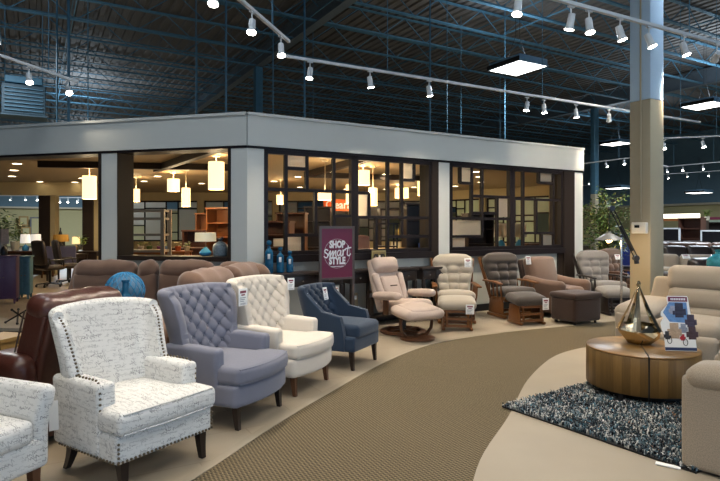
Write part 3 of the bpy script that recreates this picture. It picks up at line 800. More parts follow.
def nails(pts, r, mat, parent, step=None):
    mb = MB(); 
    if step:
        out = []; carry = 0
        for a, b in zip(pts, pts[1:]):
            a, b = Vector(a), Vector(b); L = (b-a).length; t = carry
            while t < L: out.append(a+(b-a)*(t/L)); t += step
            carry = t-L
        pts = out
    return [Vector(p) for p in pts], r
def nail_mesh(runs, r, mat, parent):
    for pts, step in runs:
        mb = MB()
        for p in nails(pts, r, mat, parent, step)[0]: mb.sph(p, r, 6, 4)
        mb.build('nailhead_trim', mat, parent)['kind'] = 'stuff'
def legs4(parent, mat, fx, rx, y, h, w0=.028, w1=.05, splay=.05, name='leg'):
    for sx, x in ((1, fx), (-1, rx)):
        for sy in (-1, 1):
            mb = MB(); n = 4
            lp = []
            for i in range(n+1):
                t = i/n; z = h*t; w = w0+(w1-w0)*t; off = (splay if sx < 0 else splay*.3)*(1-t)**1.6
                lp.append([(x+sx*off+i1*w/2, sy*y+j1*w/2, z) for i1, j1 in ((-1, -1), (1, -1), (1, 1), (-1, 1))])
            mb.loft(lp); mb.build(name, mat, parent)
def tag_card(loc, rot, label, w=.09, h=.13, tilt=0, group='price tags', blank=False):
    """loc = centre; rot = facing heading (degrees)"""
    t = thing('price_tag', label, 'price tag', loc, R(rot), group); Mx = Matrix.Rotation(R(-tilt), 4, 'Y')
    mb = MB(Mx); mb.rb((0, 0, 0), (.003, w, h), .0014, 1, 1); mb.build('card', M['tag_white'], t)
    if blank: return t
    mb = MB(Mx); mb.box(.0016, .0024, -w*.34, w*.34, h*.22, h*.36); mb.box(.0016, .0024, -w*.2, w*.2, h*.08, h*.16); mb.build('price_print', M['tag_print'], t)
    mb = MB(Mx); 
    for i in range(3): mb.box(.0016, .0024, -w*.36, w*(.3-.1*i), -h*(.06+.1*i), -h*(.02+.1*i))
    for i in range(7): mb.box(.0016, .0024, -w*.3+i*w*.085, -w*.3+i*w*.085+w*.04, -h*.44, -h*.34)
    mb.build('fine_print', M['tag_grey'], t); return t

# ---------------------------------------------------------------- printed wingback with nailhead trim
def t_cushion(mb, x0, x1, hw, inner, xt, z0, z1, bow=0, puff=.02):
    cx = (x0+x1)/2
    def fn(p):
        X = p.x+cx; k = ss(xt-.02, xt+.03, X); y = p.y*(inner/hw+(1-inner/hw)*k)
        x = p.x+bow*(1-(p.y/hw)**2)*ss(0, x1, X); return (x, y, p.z)
    mb.rb((cx, 0, (z0+z1)/2), (x1-x0, 2*hw, z1-z0), .04, 14, 3, (.012, .0, puff), fn)
def script_wing():
    t = thing('wingback_armchair', 'white wingback armchair printed with black handwriting, nailhead trim and dark legs', 'armchair', (-1.45, 3.58, .009), R(-33)); t.scale = (.975,)*3
    F = M['script']
    mb = MB(); mb.rb((.045, 0, .255), (.62, .71, .18), .03, 4, 2); mb.build('base', F, t)
    mb = MB(); t_cushion(mb, -.28, .395, .365, .25, .15, .335, .47); mb.build('seat_cushion', F, t)
    mb = MB(); mb.tube([(.385, -.33, .345), (.40, 0, .345), (.385, .33, .345)], .006, 6); mb.tube([(.385, -.33, .462), (.402, 0, .466), (.385, .33, .462)], .006, 6); mb.build('piping', F, t)
    for sy in (-1, 1):
        mb = MB(); mb.rb((-.055, sy*.300, .395), (.50, .128, .43), .030, 6, 3, (0, .0, .008), lambda p: (p.x, p.y+sy*.008*ss(-.1, .2, p.z), p.z)); mb.build('armrest', F, t)
    mb = MB(); xb = lambda z: -.165-.20*(z-.20)/.8; a = lambda z: .285+.03*ss(.6, 1.0, z)
    w = lambda z: .19-.05*ss(.45, .95, z)-.07*ss(.90, 1.0, z)
    tip, _ = wrap_back(mb, .20, .965, 26, xb, a, w, .075, .09, 12, 4, arch=lambda s: .04*(1-s*s), bulge=.02); mb.build('wing_back', F, t, angle=60)
    runs = []
    for sy in (-1, 1):
        runs.append(([tip(z, sy)+Vector((0, sy*.0, 0)) for z in (.60, .7, .8, .88, .93, .96, .985)], .024))
        runs.append(([(-.25, sy*.335, .622), (.12, sy*.335, .625), (.175, sy*.342, .605), (.190, sy*.352, .56), (.197, sy*.352, .34)], .034))
        runs.append(([(-.23, sy*.358, .185), (.345, sy*.358, .185)], .031)); runs.append(([(.36, sy*.345, .19), (.36, sy*.345, .32)], .026))
    runs.append(([(.357, -.345, .185), (.357, .345, .185)], .028))
    nail_mesh(runs, .0085, M['brass_nail'], t)
    legs4(t, M['espresso'], .31, -.20, .29, .17, .034, .055, .07)
    return t
script_wing()
tag_card((-1.50, 4.06, .86), -33, 'small white price tag on the far wing of the printed armchair', .04, .10)

# low printed chair cut by the left edge: only its far arm and seat reach into view
def script_low():
    t = thing('armchair', 'low white armchair with handwriting print cut by the left edge, flared arm', 'armchair', (-2.135, 2.88, .009), R(-22)); F = M['script']
    mb = MB(); mb.rb((-.01, 0, .27), (.66, .70, .17), .03, 4, 2); mb.build('base', F, t)
    mb = MB(); mb.rb((.0, 0, .405), (.68, .50, .13), .04, 6, 3, (.01, 0, .02)); mb.build('seat_cushion', F, t)
    for sy in (-1, 1):
        def fn(p): 
            k = ss(-.05, .2, p.z); return (p.x+.035*k*ss(.1, .33, p.x), p.y+sy*.02*k*k, p.z+.0*k)
        mb = MB(); mb.rb((-.01, sy*.31, .41), (.66, .10, .45), .045, 8, 3, 0, fn); mb.build('armrest', F, t)
    mb = MB(); mb.rb((-.33, 0, .55), (.13, .70, .66), .05, 6, 3, (.02, 0, 0), lambda p: (p.x-.12*ss(-.3, .33, p.z), p.y, p.z)); mb.build('backrest', F, t)
    legs4(t, M['walnut'], .275, -.27, .285, .19, .034, .05, .04)
script_low()

# ---------------------------------------------------------------- tufted wingbacks
def tufted_wing(loc, rot, F, label, legmat, nailmat, W=.74, name='wingback_armchair', arm_drop=0):
    t = thing(name, label, 'armchair', (*loc, .009), R(rot)); hw = W/2
    bow = lambda p: (p.x+.075*(1-(p.y/hw)**2)*ss(-.05, .36, p.x), p.y, p.z)
    mb = MB(); mb.rb((.02, 0, .255), (.64, W, .17), .035, 10, 2, 0, bow); mb.build('base', F, t)
    mb = MB(); t_cushion(mb, -.28, .365, hw-.005, hw-.11, .14, .335, .465, .075); mb.build('seat_cushion', F, t)
    mb = MB(); 
    for z in (.345, .455): mb.tube([(.352+.075*(1-(y/hw)**2), y, z) for y in [hw*.93*(i/8-1) for i in range(17)]], .006, 6)
    mb.build('piping', F, t)
    for sy in (-1, 1):
        def fn(p): return (p.x, p.y+sy*.015*ss(-.05, .2, p.z), p.z-(.012*ss(-.05, .22, p.x) if p.z > 0 else 0))
        mb = MB(); mb.rb((-.065, sy*(hw-.055), .39), (.50, .118, .43), .036, 8, 3, 0, fn); mb.build('armrest', F, t)
    mb = MB(); xb = lambda z: -.19-.185*(z-.20)/.8; a = lambda z: hw-.085+.05*ss(.55, 1.0, z)
    w = lambda z: .15+.02*ss(.62, .8, z)-.05*ss(.9, 1.0, z)
    tw, thh = .135, .135
    tf = lambda s, z: .044*diamond(s, z-.52, tw, thh)-.018
    tip, button = wrap_back(mb, .20, .965, 72, xb, a, w, .075, .10, 48, 10, arc=16, tuft=tf, arch=lambda s: .018*(1-s*s), tip=.9)
    mb.build('wing_back', F, t, angle=75)
    mb = MB()
    for i in range(-9, 10):
        for j in range(-9, 10):
            s = (i+j)*tw/2; z = .52+(i-j)*thh/2
            if .50 < z < .96 and abs(s) < .37:
                b = button(s, z)
                if b: mb.sph(b[0]-b[1]*-.004, .011, 8, 5)
    mb.build('tufting_button', F, t)['kind'] = 'stuff'
    runs = []
    for sy in (-1, 1):
        runs.append(([tip(.56+.42*i/12, sy)+Vector((-.01, sy*.02, 0)) for i in range(13)], .016))
        runs.append(([(.148, sy*(hw-.012), .55), (.152, sy*(hw-.01), .35)], .016))
    nail_mesh(runs, .0058, nailmat, t)
    legs4(t, legmat, .30, -.27, hw-.07, .175, .032, .05, .05)
    return t
tufted_wing((-1.08, 4.53), -22, M['blue_tuft'], 'grey-blue button-tufted wingback armchair behind the printed one', M['espresso'], M['silver_nail'])
tufted_wing((-.74, 5.36), -24, M['cream'], 'cream button-tufted wingback armchair between the grey-blue and navy chairs', M['walnut'], M['silver_nail'])
tag_card(at(243, 297, 4.80), -30, 'white price tag on the wing of the grey-blue tufted chair', .11, .15)
tag_card(at(291, 284, 5.66), -70, 'cream price tag hanging off the far side of the cream tufted chair', .07, .12)
def navy():
    F = M['navy']; t = thing('club_armchair', 'low navy blue tufted armchair with sloping arms, silver nailheads, dark legs', 'armchair', (-.215, 6.23, .009), R(-27)); hw = .34
    mb = MB(); mb.rb((.0, 0, .27), (.66, .62, .16), .03, 4, 2); mb.build('base', F, t)
    mb = MB(); mb.rb((.045, 0, .40), (.62, .53, .14), .045, 8, 3, (.012, 0, .022)); mb.build('seat_cushion', F, t)
    xb = lambda z: -.23-.13*ss(.3, .9, z); a = lambda z: .272
    def w(z):
        if z < .555: return .45
        return .20*(1-min(1, (z-.555)/.04))**.8+.14*(1-ss(.56, .80, z))+.11-.02*ss(.7, .83, z)
    zl = [.20+.02*i for i in range(15)]+[.5+.0135*i for i in range(4)]+[.555+.005*i for i in range(10)]+[.61+.0143*i for i in range(15)]
    tw, thh = .13, .12
    mb = MB(); tip, button = wrap_back(mb, .20, .81, 0, xb, a, w, .068, .08, 40, 8, arc=12, tuft=lambda s, z: (.028*diamond(s, z-.5, tw, thh)-.008)*(1-ss(.24, .34, abs(s)))*ss(.46, .5, z), arch=lambda s: .012*(1-s*s), zlist=zl, tip=.9)
    mb.build('wrap_back', F, t, angle=60)
    mb = MB()
    for i in range(-8, 9):
        for j in range(-8, 9):
            s = (i+j)*tw/2; z = .5+(i-j)*thh/2
            if .50 < z < .8 and abs(s) < .25: 
                b = button(s, z)
                if b: mb.sph(b[0], .010, 8, 5)
    mb.build('tufting_button', F, t)['kind'] = 'stuff'
    nail_mesh([([tip(z, sy)+Vector((.001, 0, 0)) for z in [.27+.01*i for i in range(56)]], .017) for sy in (-1, 1)], .0052, M['silver_nail'], t)
    legs4(t, M['espresso'], .28, -.26, .27, .195, .03, .048, .05)
navy()
tag_card(at(325.5, 293.5, 6.30), -27, 'white price tag with red print on the navy chair back', .09, .14, 12)

# ---------------------------------------------------------------- swivel recliner and footstool
def pillow(mb, c, size, M_, r=.05, puff=.02, n=8, fn=None): mb.rb((0, 0, 0), size, r, n, 3, puff, fn, Matrix.Translation(c) @ M_)
RY = lambda a: Matrix.Rotation(R(a), 4, 'Y')
def swivel():
    F = M['pinkbeige']; t = thing('swivel_recliner', 'pinkish beige leather swivel recliner with padded headrest on a round base', 'recliner', (.62, 8.01, .009), R(-52))
    mb = MB(); mb.lathe([(.30, 0), (.33, .008), (.33, .03), (.30, .045), (.25, .045), (.25, 0)], n=36, cap=False); mb.box(-.28, .28, -.03, .03, .01, .05); mb.box(-.03, .03, -.28, .28, .01, .05); mb.build('base_ring', M['walnut'], t)
    mb = MB(); mb.lathe([(.06, .03), (.04, .06), (.04, .22), (.12, .26), (.12, .28)], n=16)
    mb.build('pedestal', M['black'], t)
    mb = MB(); pillow(mb, (.06, 0, .38), (.58, .52, .18), RY(-5), .07, .02); pillow(mb, (.30, 0, .40), (.16, .50, .17), RY(0), .075, .01); mb.build('seat', F, t)
    mb = MB(); Mb = Matrix.Translation((-.20, 0, .36)) @ RY(-24)
    def wd(p): return (p.x, p.y*(1-.16*ss(-.1, .38, p.z)), p.z)
    mb.rb((0, 0, 0), (.13, .58, .80), .06, 8, 3, (.0, 0, 0), wd, Mb @ Matrix.Translation((-.03, 0, .33))); mb.build('backrest', F, t)
    mb = MB(); mb.rb((0, 0, 0), (.09, .32, .42), .04, 8, 3, (.03, 0, 0), None, Mb @ Matrix.Translation((.045, 0, .23)))
    mb.build('back_pad', F, t)
    for sy in (-1, 1):
        mb = MB(); mb.rb((0, 0, 0), (.10, .11, .50), .045, 6, 3, (.015, 0, 0), None, Mb @ Matrix.Translation((.035, sy*.22, .25)) @ Matrix.Rotation(R(sy*-4), 4, 'X')); mb.build('side_bolster', F, t)
    mb = MB(); mb.rb((0, 0, 0), (.13, .46, .22), .06, 8, 3, (.035, 0, .01), None, Mb @ Matrix.Translation((.045, 0, .62))); mb.build('headrest', F, t)
    mb = MB(); mb.box(-.06, .06, -.01, .01, 0, .003); mb.M = Mb @ Matrix.Translation((.125, 0, .26)) @ RY(90); mb2 = MB(Mb @ Matrix.Translation((.118, 0, .27))); mb2.rb((0, 0, 0), (.012, .13, .018), .005, 1, 2); mb2.build('stitched_tab', M['taupe_piping'], t)
    for sy in (-1, 1):
        mb = MB(); pillow(mb, (.02, sy*.335, .545), (.52, .13, .10), RY(-4), .05, .01); a = mb.build('armrest', F, t)
        mb = MB(); mb.rb((.0, sy*.33, .40), (.10, .04, .24), .015, 1, 1); mb.build('arm_bracket', M['walnut'], a)
    f = thing('footstool', 'pinkish beige leather footstool on a curved wood base before the swivel recliner', 'footstool', (.77, 7.52, .009), R(-60))
    mb = MB(); mb.lathe([(.20, 0), (.235, .008), (.235, .028), (.20, .04), (.001, .04)], n=32); mb.build('base_disc', M['walnut'], f)
    for sy in (-1, 1):
        mb = MB(); mb.tube([(-.02, sy*.04, .03), (-.02, sy*.17, .05), (-.02, sy*.245, .13), (-.02, sy*.26, .22), (-.02, sy*.25, .29)], .016, 8, 2.0, up=(1, 0, 0)); mb.build('bent_leg', M['walnut'], f)
    mb = MB(); mb.box(-.12, .12, -.25, .25, .275, .30); mb.build('support', M['black'], f)
    mb = MB(); pillow(mb, (.0, 0, .365), (.46, .60, .13), RY(6), .06, .03); pillow(mb, (.02, 0, .42), (.36, .46, .06), RY(6), .028, .02); mb.build('cushion', F, f)
swivel()

# ---------------------------------------------------------------- gliders with footstools
def lobes(y, z, cw, rh):
    ky = abs(math.cos(PI*y/cw)); kz = abs(math.sin(PI*z/rh))
    return min(1, (kz**.5)*.75+.25)*min(1, (ky**.5)*.55+.45)
def glider(loc, rot, F, W, label, flabel, floc, frot, name='glider_chair', stool=True):
    t = thing(name, label, 'glider', (*loc, .009), R(rot))
    Mb = Matrix.Translation((-.215, 0, .46)) @ RY(-17)
    def shape(p):
        k = (p.z+.34)/.68; y = p.y*(.76+.36*ss(0, .72, k)-.26*ss(.80, 1.04, k)**1.5); x = p.x
        if p.x > 0:
            d = 1-abs(p.y/.29)**6
            if k < .72: x -= .085*(1-lobes(p.y, p.z-.02, .19, .155))*d
            else: x += .02*ss(.72, .8, k)*(1-ss(.93, 1.0, k))
        return (x, y*(1+.03*abs(math.sin(PI*p.z/.155))*(abs(p.y) > .2)), p.z)
    mb = MB(); mb.rb((0, 0, 0), (.15, .58, .68), .065, 24, 3, (.03, 0, .02), shape, Mb @ Matrix.Translation((.02, 0, .265))); mb.build('back_cushion', F, t, angle=80)
    mb = MB(); pillow(mb, (.06, 0, .42), (.56, .56, .14), RY(-4), .06, (.01, .01, .03)); mb.build('seat_cushion', F, t)
    for sy in (-1, 1):
        mb = MB(); mb.bar((-.18, sy*.27, .30), (-.44, sy*.350, .98), .03, .05); mb.bar((-.12, sy*.27, .30), (.24, sy*.27, .33), .03, .06); mb.build('back_post', W, t)
        mb = MB(); mb.rb((-.03, sy*.325, .592), (.56, .085, .028), .013, 3, 2, 0, lambda p: (p.x, p.y+sy*.02*ss(.1, .28, p.x), p.z-.02*ss(.18, .28, p.x))); mb.build('armrest', W, t)
        for i in range(4):
            mb = MB(); x = -.16+.12*i; mb.tube([(x-.01, sy*.29, .30), (x, sy*.31, .44), (x+.005, sy*.32, .58)], [.010, .016, .010], 8); mb.build('spindle', W, t)
        mb = MB(); mb.rb((-.01, sy*.27, .19), (.46, .028, .26), .012, 3, 1, 0, lambda p: (p.x*(1-.12*ss(-.13, .13, p.z)), p.y, p.z)); mb.build('side_panel', W, t)
        mb = MB(); mb.rb((0, sy*.27, .03), (.56, .05, .05), .015, 1, 1); mb.build('runner', W, t)
    for q in ((-.2, -.16, -.26, .26, .28, .34), (.2, .235, -.26, .26, .28, .34), (-.2, -.16, -.26, .26, .05, .10), (.18, .21, -.26, .26, .05, .10)): mb = MB(); mb.box(*q); mb.build('seat_rail', W, t)
    if not stool: return t
    f = thing('glider_footstool', flabel, 'footstool', (*floc, .009), R(frot))
    mb = MB(); pillow(mb, (0, 0, .385), (.40, .54, .13), RY(8), .06, (.01, .01, .035)); mb.build('cushion', F, f)
    for sy in (-1, 1):
        mb = MB(); mb.rb((-.01, sy*.20, .17), (.34, .024, .27), .010, 2, 1, 0, lambda p: (p.x*(1-.15*ss(-.1, .13, p.z)), p.y, p.z)); mb.build('side_panel', W, f)
        mb = MB(); mb.rb((0, sy*.20, .025), (.40, .045, .04), .012, 1, 1); mb.build('runner', W, f)
        mb = MB(); mb.bar((.17, sy*.15, .05), (.15, sy*.16, .30), .03, .025); mb.build('link_arm', W, f)
    for x, z in ((.16, .07), (.16, .17), (.155, .28), (-.15, .28), (-.16, .07)): mb = MB(); mb.box(x-.012, x+.012, -.19, .19, z-.018, z+.018); mb.build('cross_rail', W, f)
    return t
glider((1.52, 8.95), -93, M['glider_cream'], M['oak'], 'oatmeal cushioned oak glider chair right of the swivel recliner', 'oatmeal cushioned footstool in front of the oatmeal glider', (1.43, 8.28), -96)
glider((2.55, 9.48), -72, M['glider_grey'], M['oak'], 'dark grey-brown cushioned oak glider chair, second glider from the left', 'dark grey-brown cushioned footstool with a hanging tag', (2.60, 8.76), -74)
glider((4.56, 10.5), -78, M['glider_stone'], M['black_wood'], 'stone grey cushioned glider chair in front of the leafy tree', 'stone grey cushioned footstool beside the brown ottoman', (4.42, 9.72), -82)
glider((5.45, 11.5), -55, M['brown_fabric'], M['walnut'], 'brown glider chair half hidden behind the stone grey glider', '', None, None, stool=False)
tag_card((1.71, 8.87, .95), -93, 'white price tag at the top right of the oatmeal glider back', .11, .14, 10)
tag_card((1.58, 8.045, .33), -96, 'white price tag hanging off the oatmeal footstool', .12, .14)
tag_card((2.82, 9.38, .96), -71, 'white price tag at the top right of the dark grey glider back', .10, .14, 10)
tag_card((2.86, 8.62, .33), -74, 'white price tag hanging off the dark grey footstool', .11, .18)
tag_card((4.80, 10.43, .96), -78, 'white price tag on the stone grey glider back', .11, .10, 25)
tag_card((.56, 8.55, .97), -30, 'small white tag at the side of the swivel recliner headrest', .05, .08)

# ---------------------------------------------------------------- brown armchair and ottoman
def brown_chair():
    F = M['brown_fabric']; t = thing('club_armchair', 'brown upholstered club armchair against the dark window post', 'armchair', (3.42, 9.8, .009), R(-56))
    mb = MB(); mb.rb((.0, 0, .19), (.80, .74, .30), .04, 4, 2); mb.build('base', M['brown_dark'], t)
    mb = MB(); mb.rb((.09, 0, .40), (.66, .50, .17), .06, 6, 3, (.015, 0, .03)); mb.build('seat_cushion', F, t)
    for sy in (-1, 1):
        mb = MB(); mb.rb((.02, sy*.345, .33), (.84, .17, .54), .08, 6, 3, (.01, 0, .01), lambda p: (p.x, p.y, p.z+.06*ss(.1, -.42, p.x)*(p.z > 0))); mb.build('armrest', F, t)
    mb = MB(); pillow(mb, (-.30, 0, .66), (.20, .70, .62), RY(-14), .07, (.05, 0, .02)); mb.build('back_cushion', F, t)
    mb = MB(); mb.rb((0, 0, 0), (.10, .74, .84), .045, 4, 2, 0, None, Matrix.Translation((-.42, 0, .52)) @ RY(-13)); mb.build('back_frame', M['brown_dark'], t)
    f = thing('ottoman', 'chocolate brown cube ottoman in front of the brown armchair', 'ottoman', (3.42, 8.88, .009), R(-62))
    mb = MB(); mb.rb((0, 0, .225), (.48, .60, .37), .04, 6, 2, (.006, .006, 0)); mb.build('body', M['brown_dark'], f)
    mb = MB(); mb.rb((0, 0, .435), (.52, .64, .09), .04, 8, 3, (0, 0, .025)); mb.build('top_cushion', M['brown_dark'], f)
    for sx in (-1, 1):
        for sy in (-1, 1): mb = MB(); mb.cyl((sx*.18, sy*.23, 0), (sx*.18, sy*.23, .05), .022, n=10); mb.build('foot', M['black'], f)
brown_chair()
# ---------------------------------------------------------------- brown leather recliner seen from behind
def leather_recliner():
    F = M['leather_brown']; t = thing('leather_recliner', 'dark reddish brown leather recliner behind the printed wingback, facing left', 'recliner', (-2.44, 4.20, .009), R(162))
    mb = MB(); mb.rb((.02, 0, .22), (.86, .56, .36), .05, 4, 2); mb.build('base', F, t)
    mb = MB(); mb.rb((.12, 0, .45), (.66, .52, .16), .06, 8, 3, (.02, 0, .03)); mb.build('seat_cushion', F, t)
    for sy in (-1, 1):
        mb = MB(); mb.rb((.05, sy*.39, .34), (.92, .19, .60), .085, 8, 3, (.01, .01, .02)); mb.build('armrest', F, t)
    Mb = Matrix.Translation((-.30, 0, .605)) @ RY(-17)
    mb = MB(); mb.rb((0, 0, 0), (.20, .62, .74), .07, 8, 3, (.03, 0, .0), None, Mb @ Matrix.Translation((.0, 0, .0))); mb.build('back_cushion', F, t)
    mb = MB(); mb.rb((0, 0, 0), (.22, .74, .16), .075, 8, 3, (.03, 0, .01), lambda p: (p.x, p.y, p.z+.008*math.sin(p.y*30)), Mb @ Matrix.Translation((.0, 0, .36))); mb.build('head_roll', F, t)
    mb = MB(); mb.rb((0, 0, 0), (.07, .70, .76), .03, 4, 2, 0, None, Mb @ Matrix.Translation((-.12, 0, -.05))); mb.build('back_panel', F, t)
    for sy in (-1, 1):
        mb = MB(); mb.rb((0, 0, 0), (.18, .05, .72), .022, 4, 2, 0, None, Mb @ Matrix.Translation((-.01, sy*.335, -.02))); mb.build('back_wing', F, t)
    mb = MB(); mb.tube([Mb @ Vector((.115, .33, z)) for z in (-.3, 0, .3)], .006, 6); mb.build('stitching', M['taupe_piping'], t)
leather_recliner()
tag_card(at(57, 415, 3.40), -50, 'blank white paper tag hanging between the two printed chairs', .085, .18, blank=True)

# ---------------------------------------------------------------- taupe sectional
def sectional():
    F = M['taupe']; t = thing('sectional_sofa', 'large taupe suede sectional sofa wrapping behind the tufted chairs', 'sofa', (-2.4, 7.1, .009), 0)
    # far run faces the camera; local x to the right, y backwards. modules (x centre, width)
    def module(x, w, y=0, rot=0, hz=1.085, head=True, name='seat_module'):
        Mx = Matrix.Translation((x, y, 0)) @ Matrix.Rotation(R(rot), 4, 'Z')
        mb = MB(Mx); mb.rb((0, -.38, .22), (w-.01, .90, .36), .05, 3, 2); s = mb.build('seat_base', F, t)
        mb = MB(Mx); mb.rb((0, -.45, .44), (w-.02, .66, .17), .07, 6, 3, (.005, .0, .035)); mb.build('seat_cushion', F, t)
        Mb = Mx @ Matrix.Translation((0, .0, .62)) @ Matrix.Rotation(R(-11), 4, 'X')
        mb = MB(); mb.rb((0, 0, 0), (w-.012, .24, .62), .07, 10, 3, (.006, .035, .0), lambda p: (p.x, p.y-(.02*ss(.12, .16, p.z) if p.y < 0 else 0)+(.012*ss(.02, .0, abs(p.z-.11)) if p.y < 0 else 0), p.z), Mb)
        mb.build('back_cushion', F, t)
        mb = MB(); mb.rb((0, 0, 0), (w-.02, .26, .24), .10, 10, 3, (.0, .03, .02), lambda p: (p.x, p.y, p.z+.006*math.sin(p.x*19)+.004*math.sin(p.x*41)), Mb @ Matrix.Translation((0, -.02, .33))); mb.build('head_pillow', F, t)
    module(-.83, .78); module(-.295, .26); module(.20, .70); 
    # left side tapers into the arm
    mb = MB(); mb.rb((-1.32, -.12, .34), (.20, .62, .60), .10, 6, 3, (.01, 0, .02)); mb.build('armrest', F, t)
    mb = MB(); mb.rb((0, 0, 0), (.14, .24, .72), .06, 6, 2, 0, lambda p: (p.x+.10*ss(-.3, .36, p.z), p.y, p.z), Matrix.Translation((-1.27, .03, .66)) @ Matrix.Rotation(R(-11), 4, 'X')); mb.build('back_wing', F, t)
    # corner wedge
    for k, (a, rr) in enumerate(((18, .0), (45, 0), (72, 0))):
        Mc = Matrix.Translation((.62, -.50, 0)) @ Matrix.Rotation(R(-a), 4, 'Z')
        mb = MB(); mb.rb((0, 0, 0), (.34, .24, .66), .08, 6, 3, (.0, .03, 0), None, Mc @ Matrix.Translation((0, .50, .60)) @ Matrix.Rotation(R(-9), 4, 'X')); mb.build('corner_back_cushion', F, t)
        mb = MB(); mb.rb((0, 0, 0), (.36, .27, .22), .09, 6, 3, (.0, .03, .02), None, Mc @ Matrix.Translation((0, .50, .60)) @ Matrix.Rotation(R(-9), 4, 'X') @ Matrix.Translation((0, 0, .34))); mb.build('head_pillow', F, t)
    mb = MB(); mb.rb((.50, -.40, .26), (.80, .80, .44), .08, 4, 2); mb.build('corner_seat', F, t)
    # near run, seat faces left; its backs show from behind
    base = Vector((-1.60+2.4, 5.55-7.1)); ax = Vector((.20, .98)).normalized()
    for k, w in ((0, .86), (1, .82)):
        c = base+ax*(k*.85+.10); ang = -90+math.degrees(math.atan2(ax.x, ax.y))*-1
        module(c.x, w, c.y, ang, hz=1.0)
sectional()

# woven sphere and bottle on a small table between the recliner and the sectional
t = thing('side_table', 'small dark round side table carrying the blue ornaments behind the printed chair', 'table', (-2.09, 4.93, .009))
mb = MB(); mb.lathe([(.001, .72), (.24, .72), (.25, .73), (.25, .75), (.24, .76), (.001, .76)], n=28); mb.build('table_top', M['black_wood'], t)
mb = MB(); mb.lathe([(.03, .02), (.025, .3), (.03, .72)], n=12); mb.build('pole', M['black_wood'], t)
mb = MB(); mb.lathe([(.001, 0), (.17, 0), (.16, .025), (.03, .03)], n=24); mb.build('foot', M['black_wood'], t)
t = thing('woven_sphere', 'blue woven openwork sphere behind the printed wingback', 'ornament', (-2.10, 5.0, .769)); r = .168
mb = MB(); N = 18
for k in range(N):
    for sgn in (-1, 1):
        pts = []
        for i in range(15):
            th_ = R(8+164*i/14); ph = 2*PI*k/N+sgn*(i/14)*1.5; pts.append((r*math.sin(th_)*math.cos(ph), r*math.sin(th_)*math.sin(ph), r+r*math.cos(th_)))
        mb.tube(pts, .0048, 5)
mb.build('lattice', M['blue_wire'], t)
mb = MB(); mb.sph((0, 0, r), r*.90, 20, 14); mb.build('inner_ball', plain('pale blue inner ball', (.12, .22, .33), .6, var=.3, scale=30), t)
def bottle(name, label, loc, h, r, mat, knob=True, group=None):
    t = thing(name, label, 'bottle', loc, 0, group); prof = [(.001, 0), (r*.8, 0), (r, .03*h), (r*1.02, h*.3)]
    for i in range(9): prof.append((r*(1.0-.06*(i % 2)), h*(.34+.03*i)))
    prof += [(r*.85, h*.66), (r*.45, h*.72), (r*.32, h*.76), (r*.38, h*.79)]
    mb = MB(); mb.lathe(prof+[(.001, h*.79)], n=22); mb.build('body', mat, t)
    mb = MB(); mb.lathe([(r*.35, h*.79), (r*.30, h*.81)], n=16); mb.sph((0, 0, h*.90), r*.62, 16, 10); mb.build('stopper', mat, t)
    return t
t = thing('glass_bottle', 'deep blue square-shouldered bottle in front of the blue woven sphere', 'bottle', (-2.005, 4.79, .769))
mb = MB(); mb.lathe([(.001, 0), (.045, 0), (.055, .02), (.056, .11), (.04, .15), (.026, .17), (.026, .245), (.032, .25), (.032, .265), (.001, .265)], n=18); mb.build('body', M['blue_glass'], t); t.scale = (1, 1, 1.08)
mb = MB(); mb.rb((.03, -.045, .10), (.035, .003, .06), .001, 1, 1); mb.build('label_tag', M['tag_white'], t)

# ---------------------------------------------------------------- beige reclining sofas around the coffee table
def recliner_sofa(name, label, loc, rot, W, seats, armw=.27, arm_h=.64, arm_top=True):
    F = M['sofa_beige']; t = thing(name, label, 'sofa', (*loc, .007), R(rot)); hw = W/2
    mb = MB(); mb.rb((-.02, 0, .21), (.92, W-.08, .38), .04, 4, 2); mb.build('base', F, t)
    for sy in (-1, 1):
        y = sy*(hw-armw/2)
        mb = MB(); mb.rb((-.0, y, .30), (.94, armw, .575), .035, 8, 3, (.004, .004, 0)); mb.build('arm_panel', F, t)
        mb = MB(); mb.rb((-.03, y, arm_h-.05), (.95, armw+.05, .15), .075, 10, 3, (.015, .01, .02), lambda p: (p.x, p.y, p.z+.02*ss(.3, -.4, p.x)-.012*ss(.32, .5, p.x))); mb.build('arm_pillow', F, t)
    iw = (W-2*armw)/seats
    for i in range(seats):
        y = -hw+armw+iw*(i+.5)
        mb = MB(); mb.rb((.08, y, .44), (.74, iw-.012, .19), .08, 8, 3, (.02, .0, .035)); mb.build('seat_cushion', F, t)
        mb = MB(); mb.rb((.46, y, .24), (.13, iw-.02, .36), .055, 6, 3, (.02, 0, 0)); mb.build('footrest_pad', F, t)
        Mb = Matrix.Translation((-.30, y, .60)) @ RY(-15)
        for k, (z, h, px, th) in enumerate(((-.10, .25, .05, .22), (.10, .26, .045, .24), (.325, .29, .045, .25))):
            mb = MB(); mb.rb((0, 0, 0), (th, iw-.012+(.03 if k == 2 else 0), h), .09, 10, 3, (.035, .0, .006), lambda p: (p.x+.004*math.sin(p.y*23+k), p.y, p.z), Mb @ Matrix.Translation((0, 0, z)))
            mb.build(('lumbar_cushion', 'back_cushion', 'head_pillow')[k], F, t)
    mb = MB(); mb.rb((0, 0, 0), (.12, W-.2, .80), .05, 6, 2, 0, lambda p: (p.x, p.y*(1-.06*ss(0, .4, p.z)), p.z), Matrix.Translation((-.43, 0, .53)) @ RY(-13)); mb.build('back_frame', F, t)
    return t
recliner_sofa('reclining_sofa', 'beige chenille reclining sofa behind the round coffee table', (3.80, 5.765), -132, 1.96, 2, .34, .64)
recliner_sofa('recliner_chair', 'beige chenille recliner cut by the lower right corner', (2.68, 3.5), 135, 1.02, 1, .24, .635)

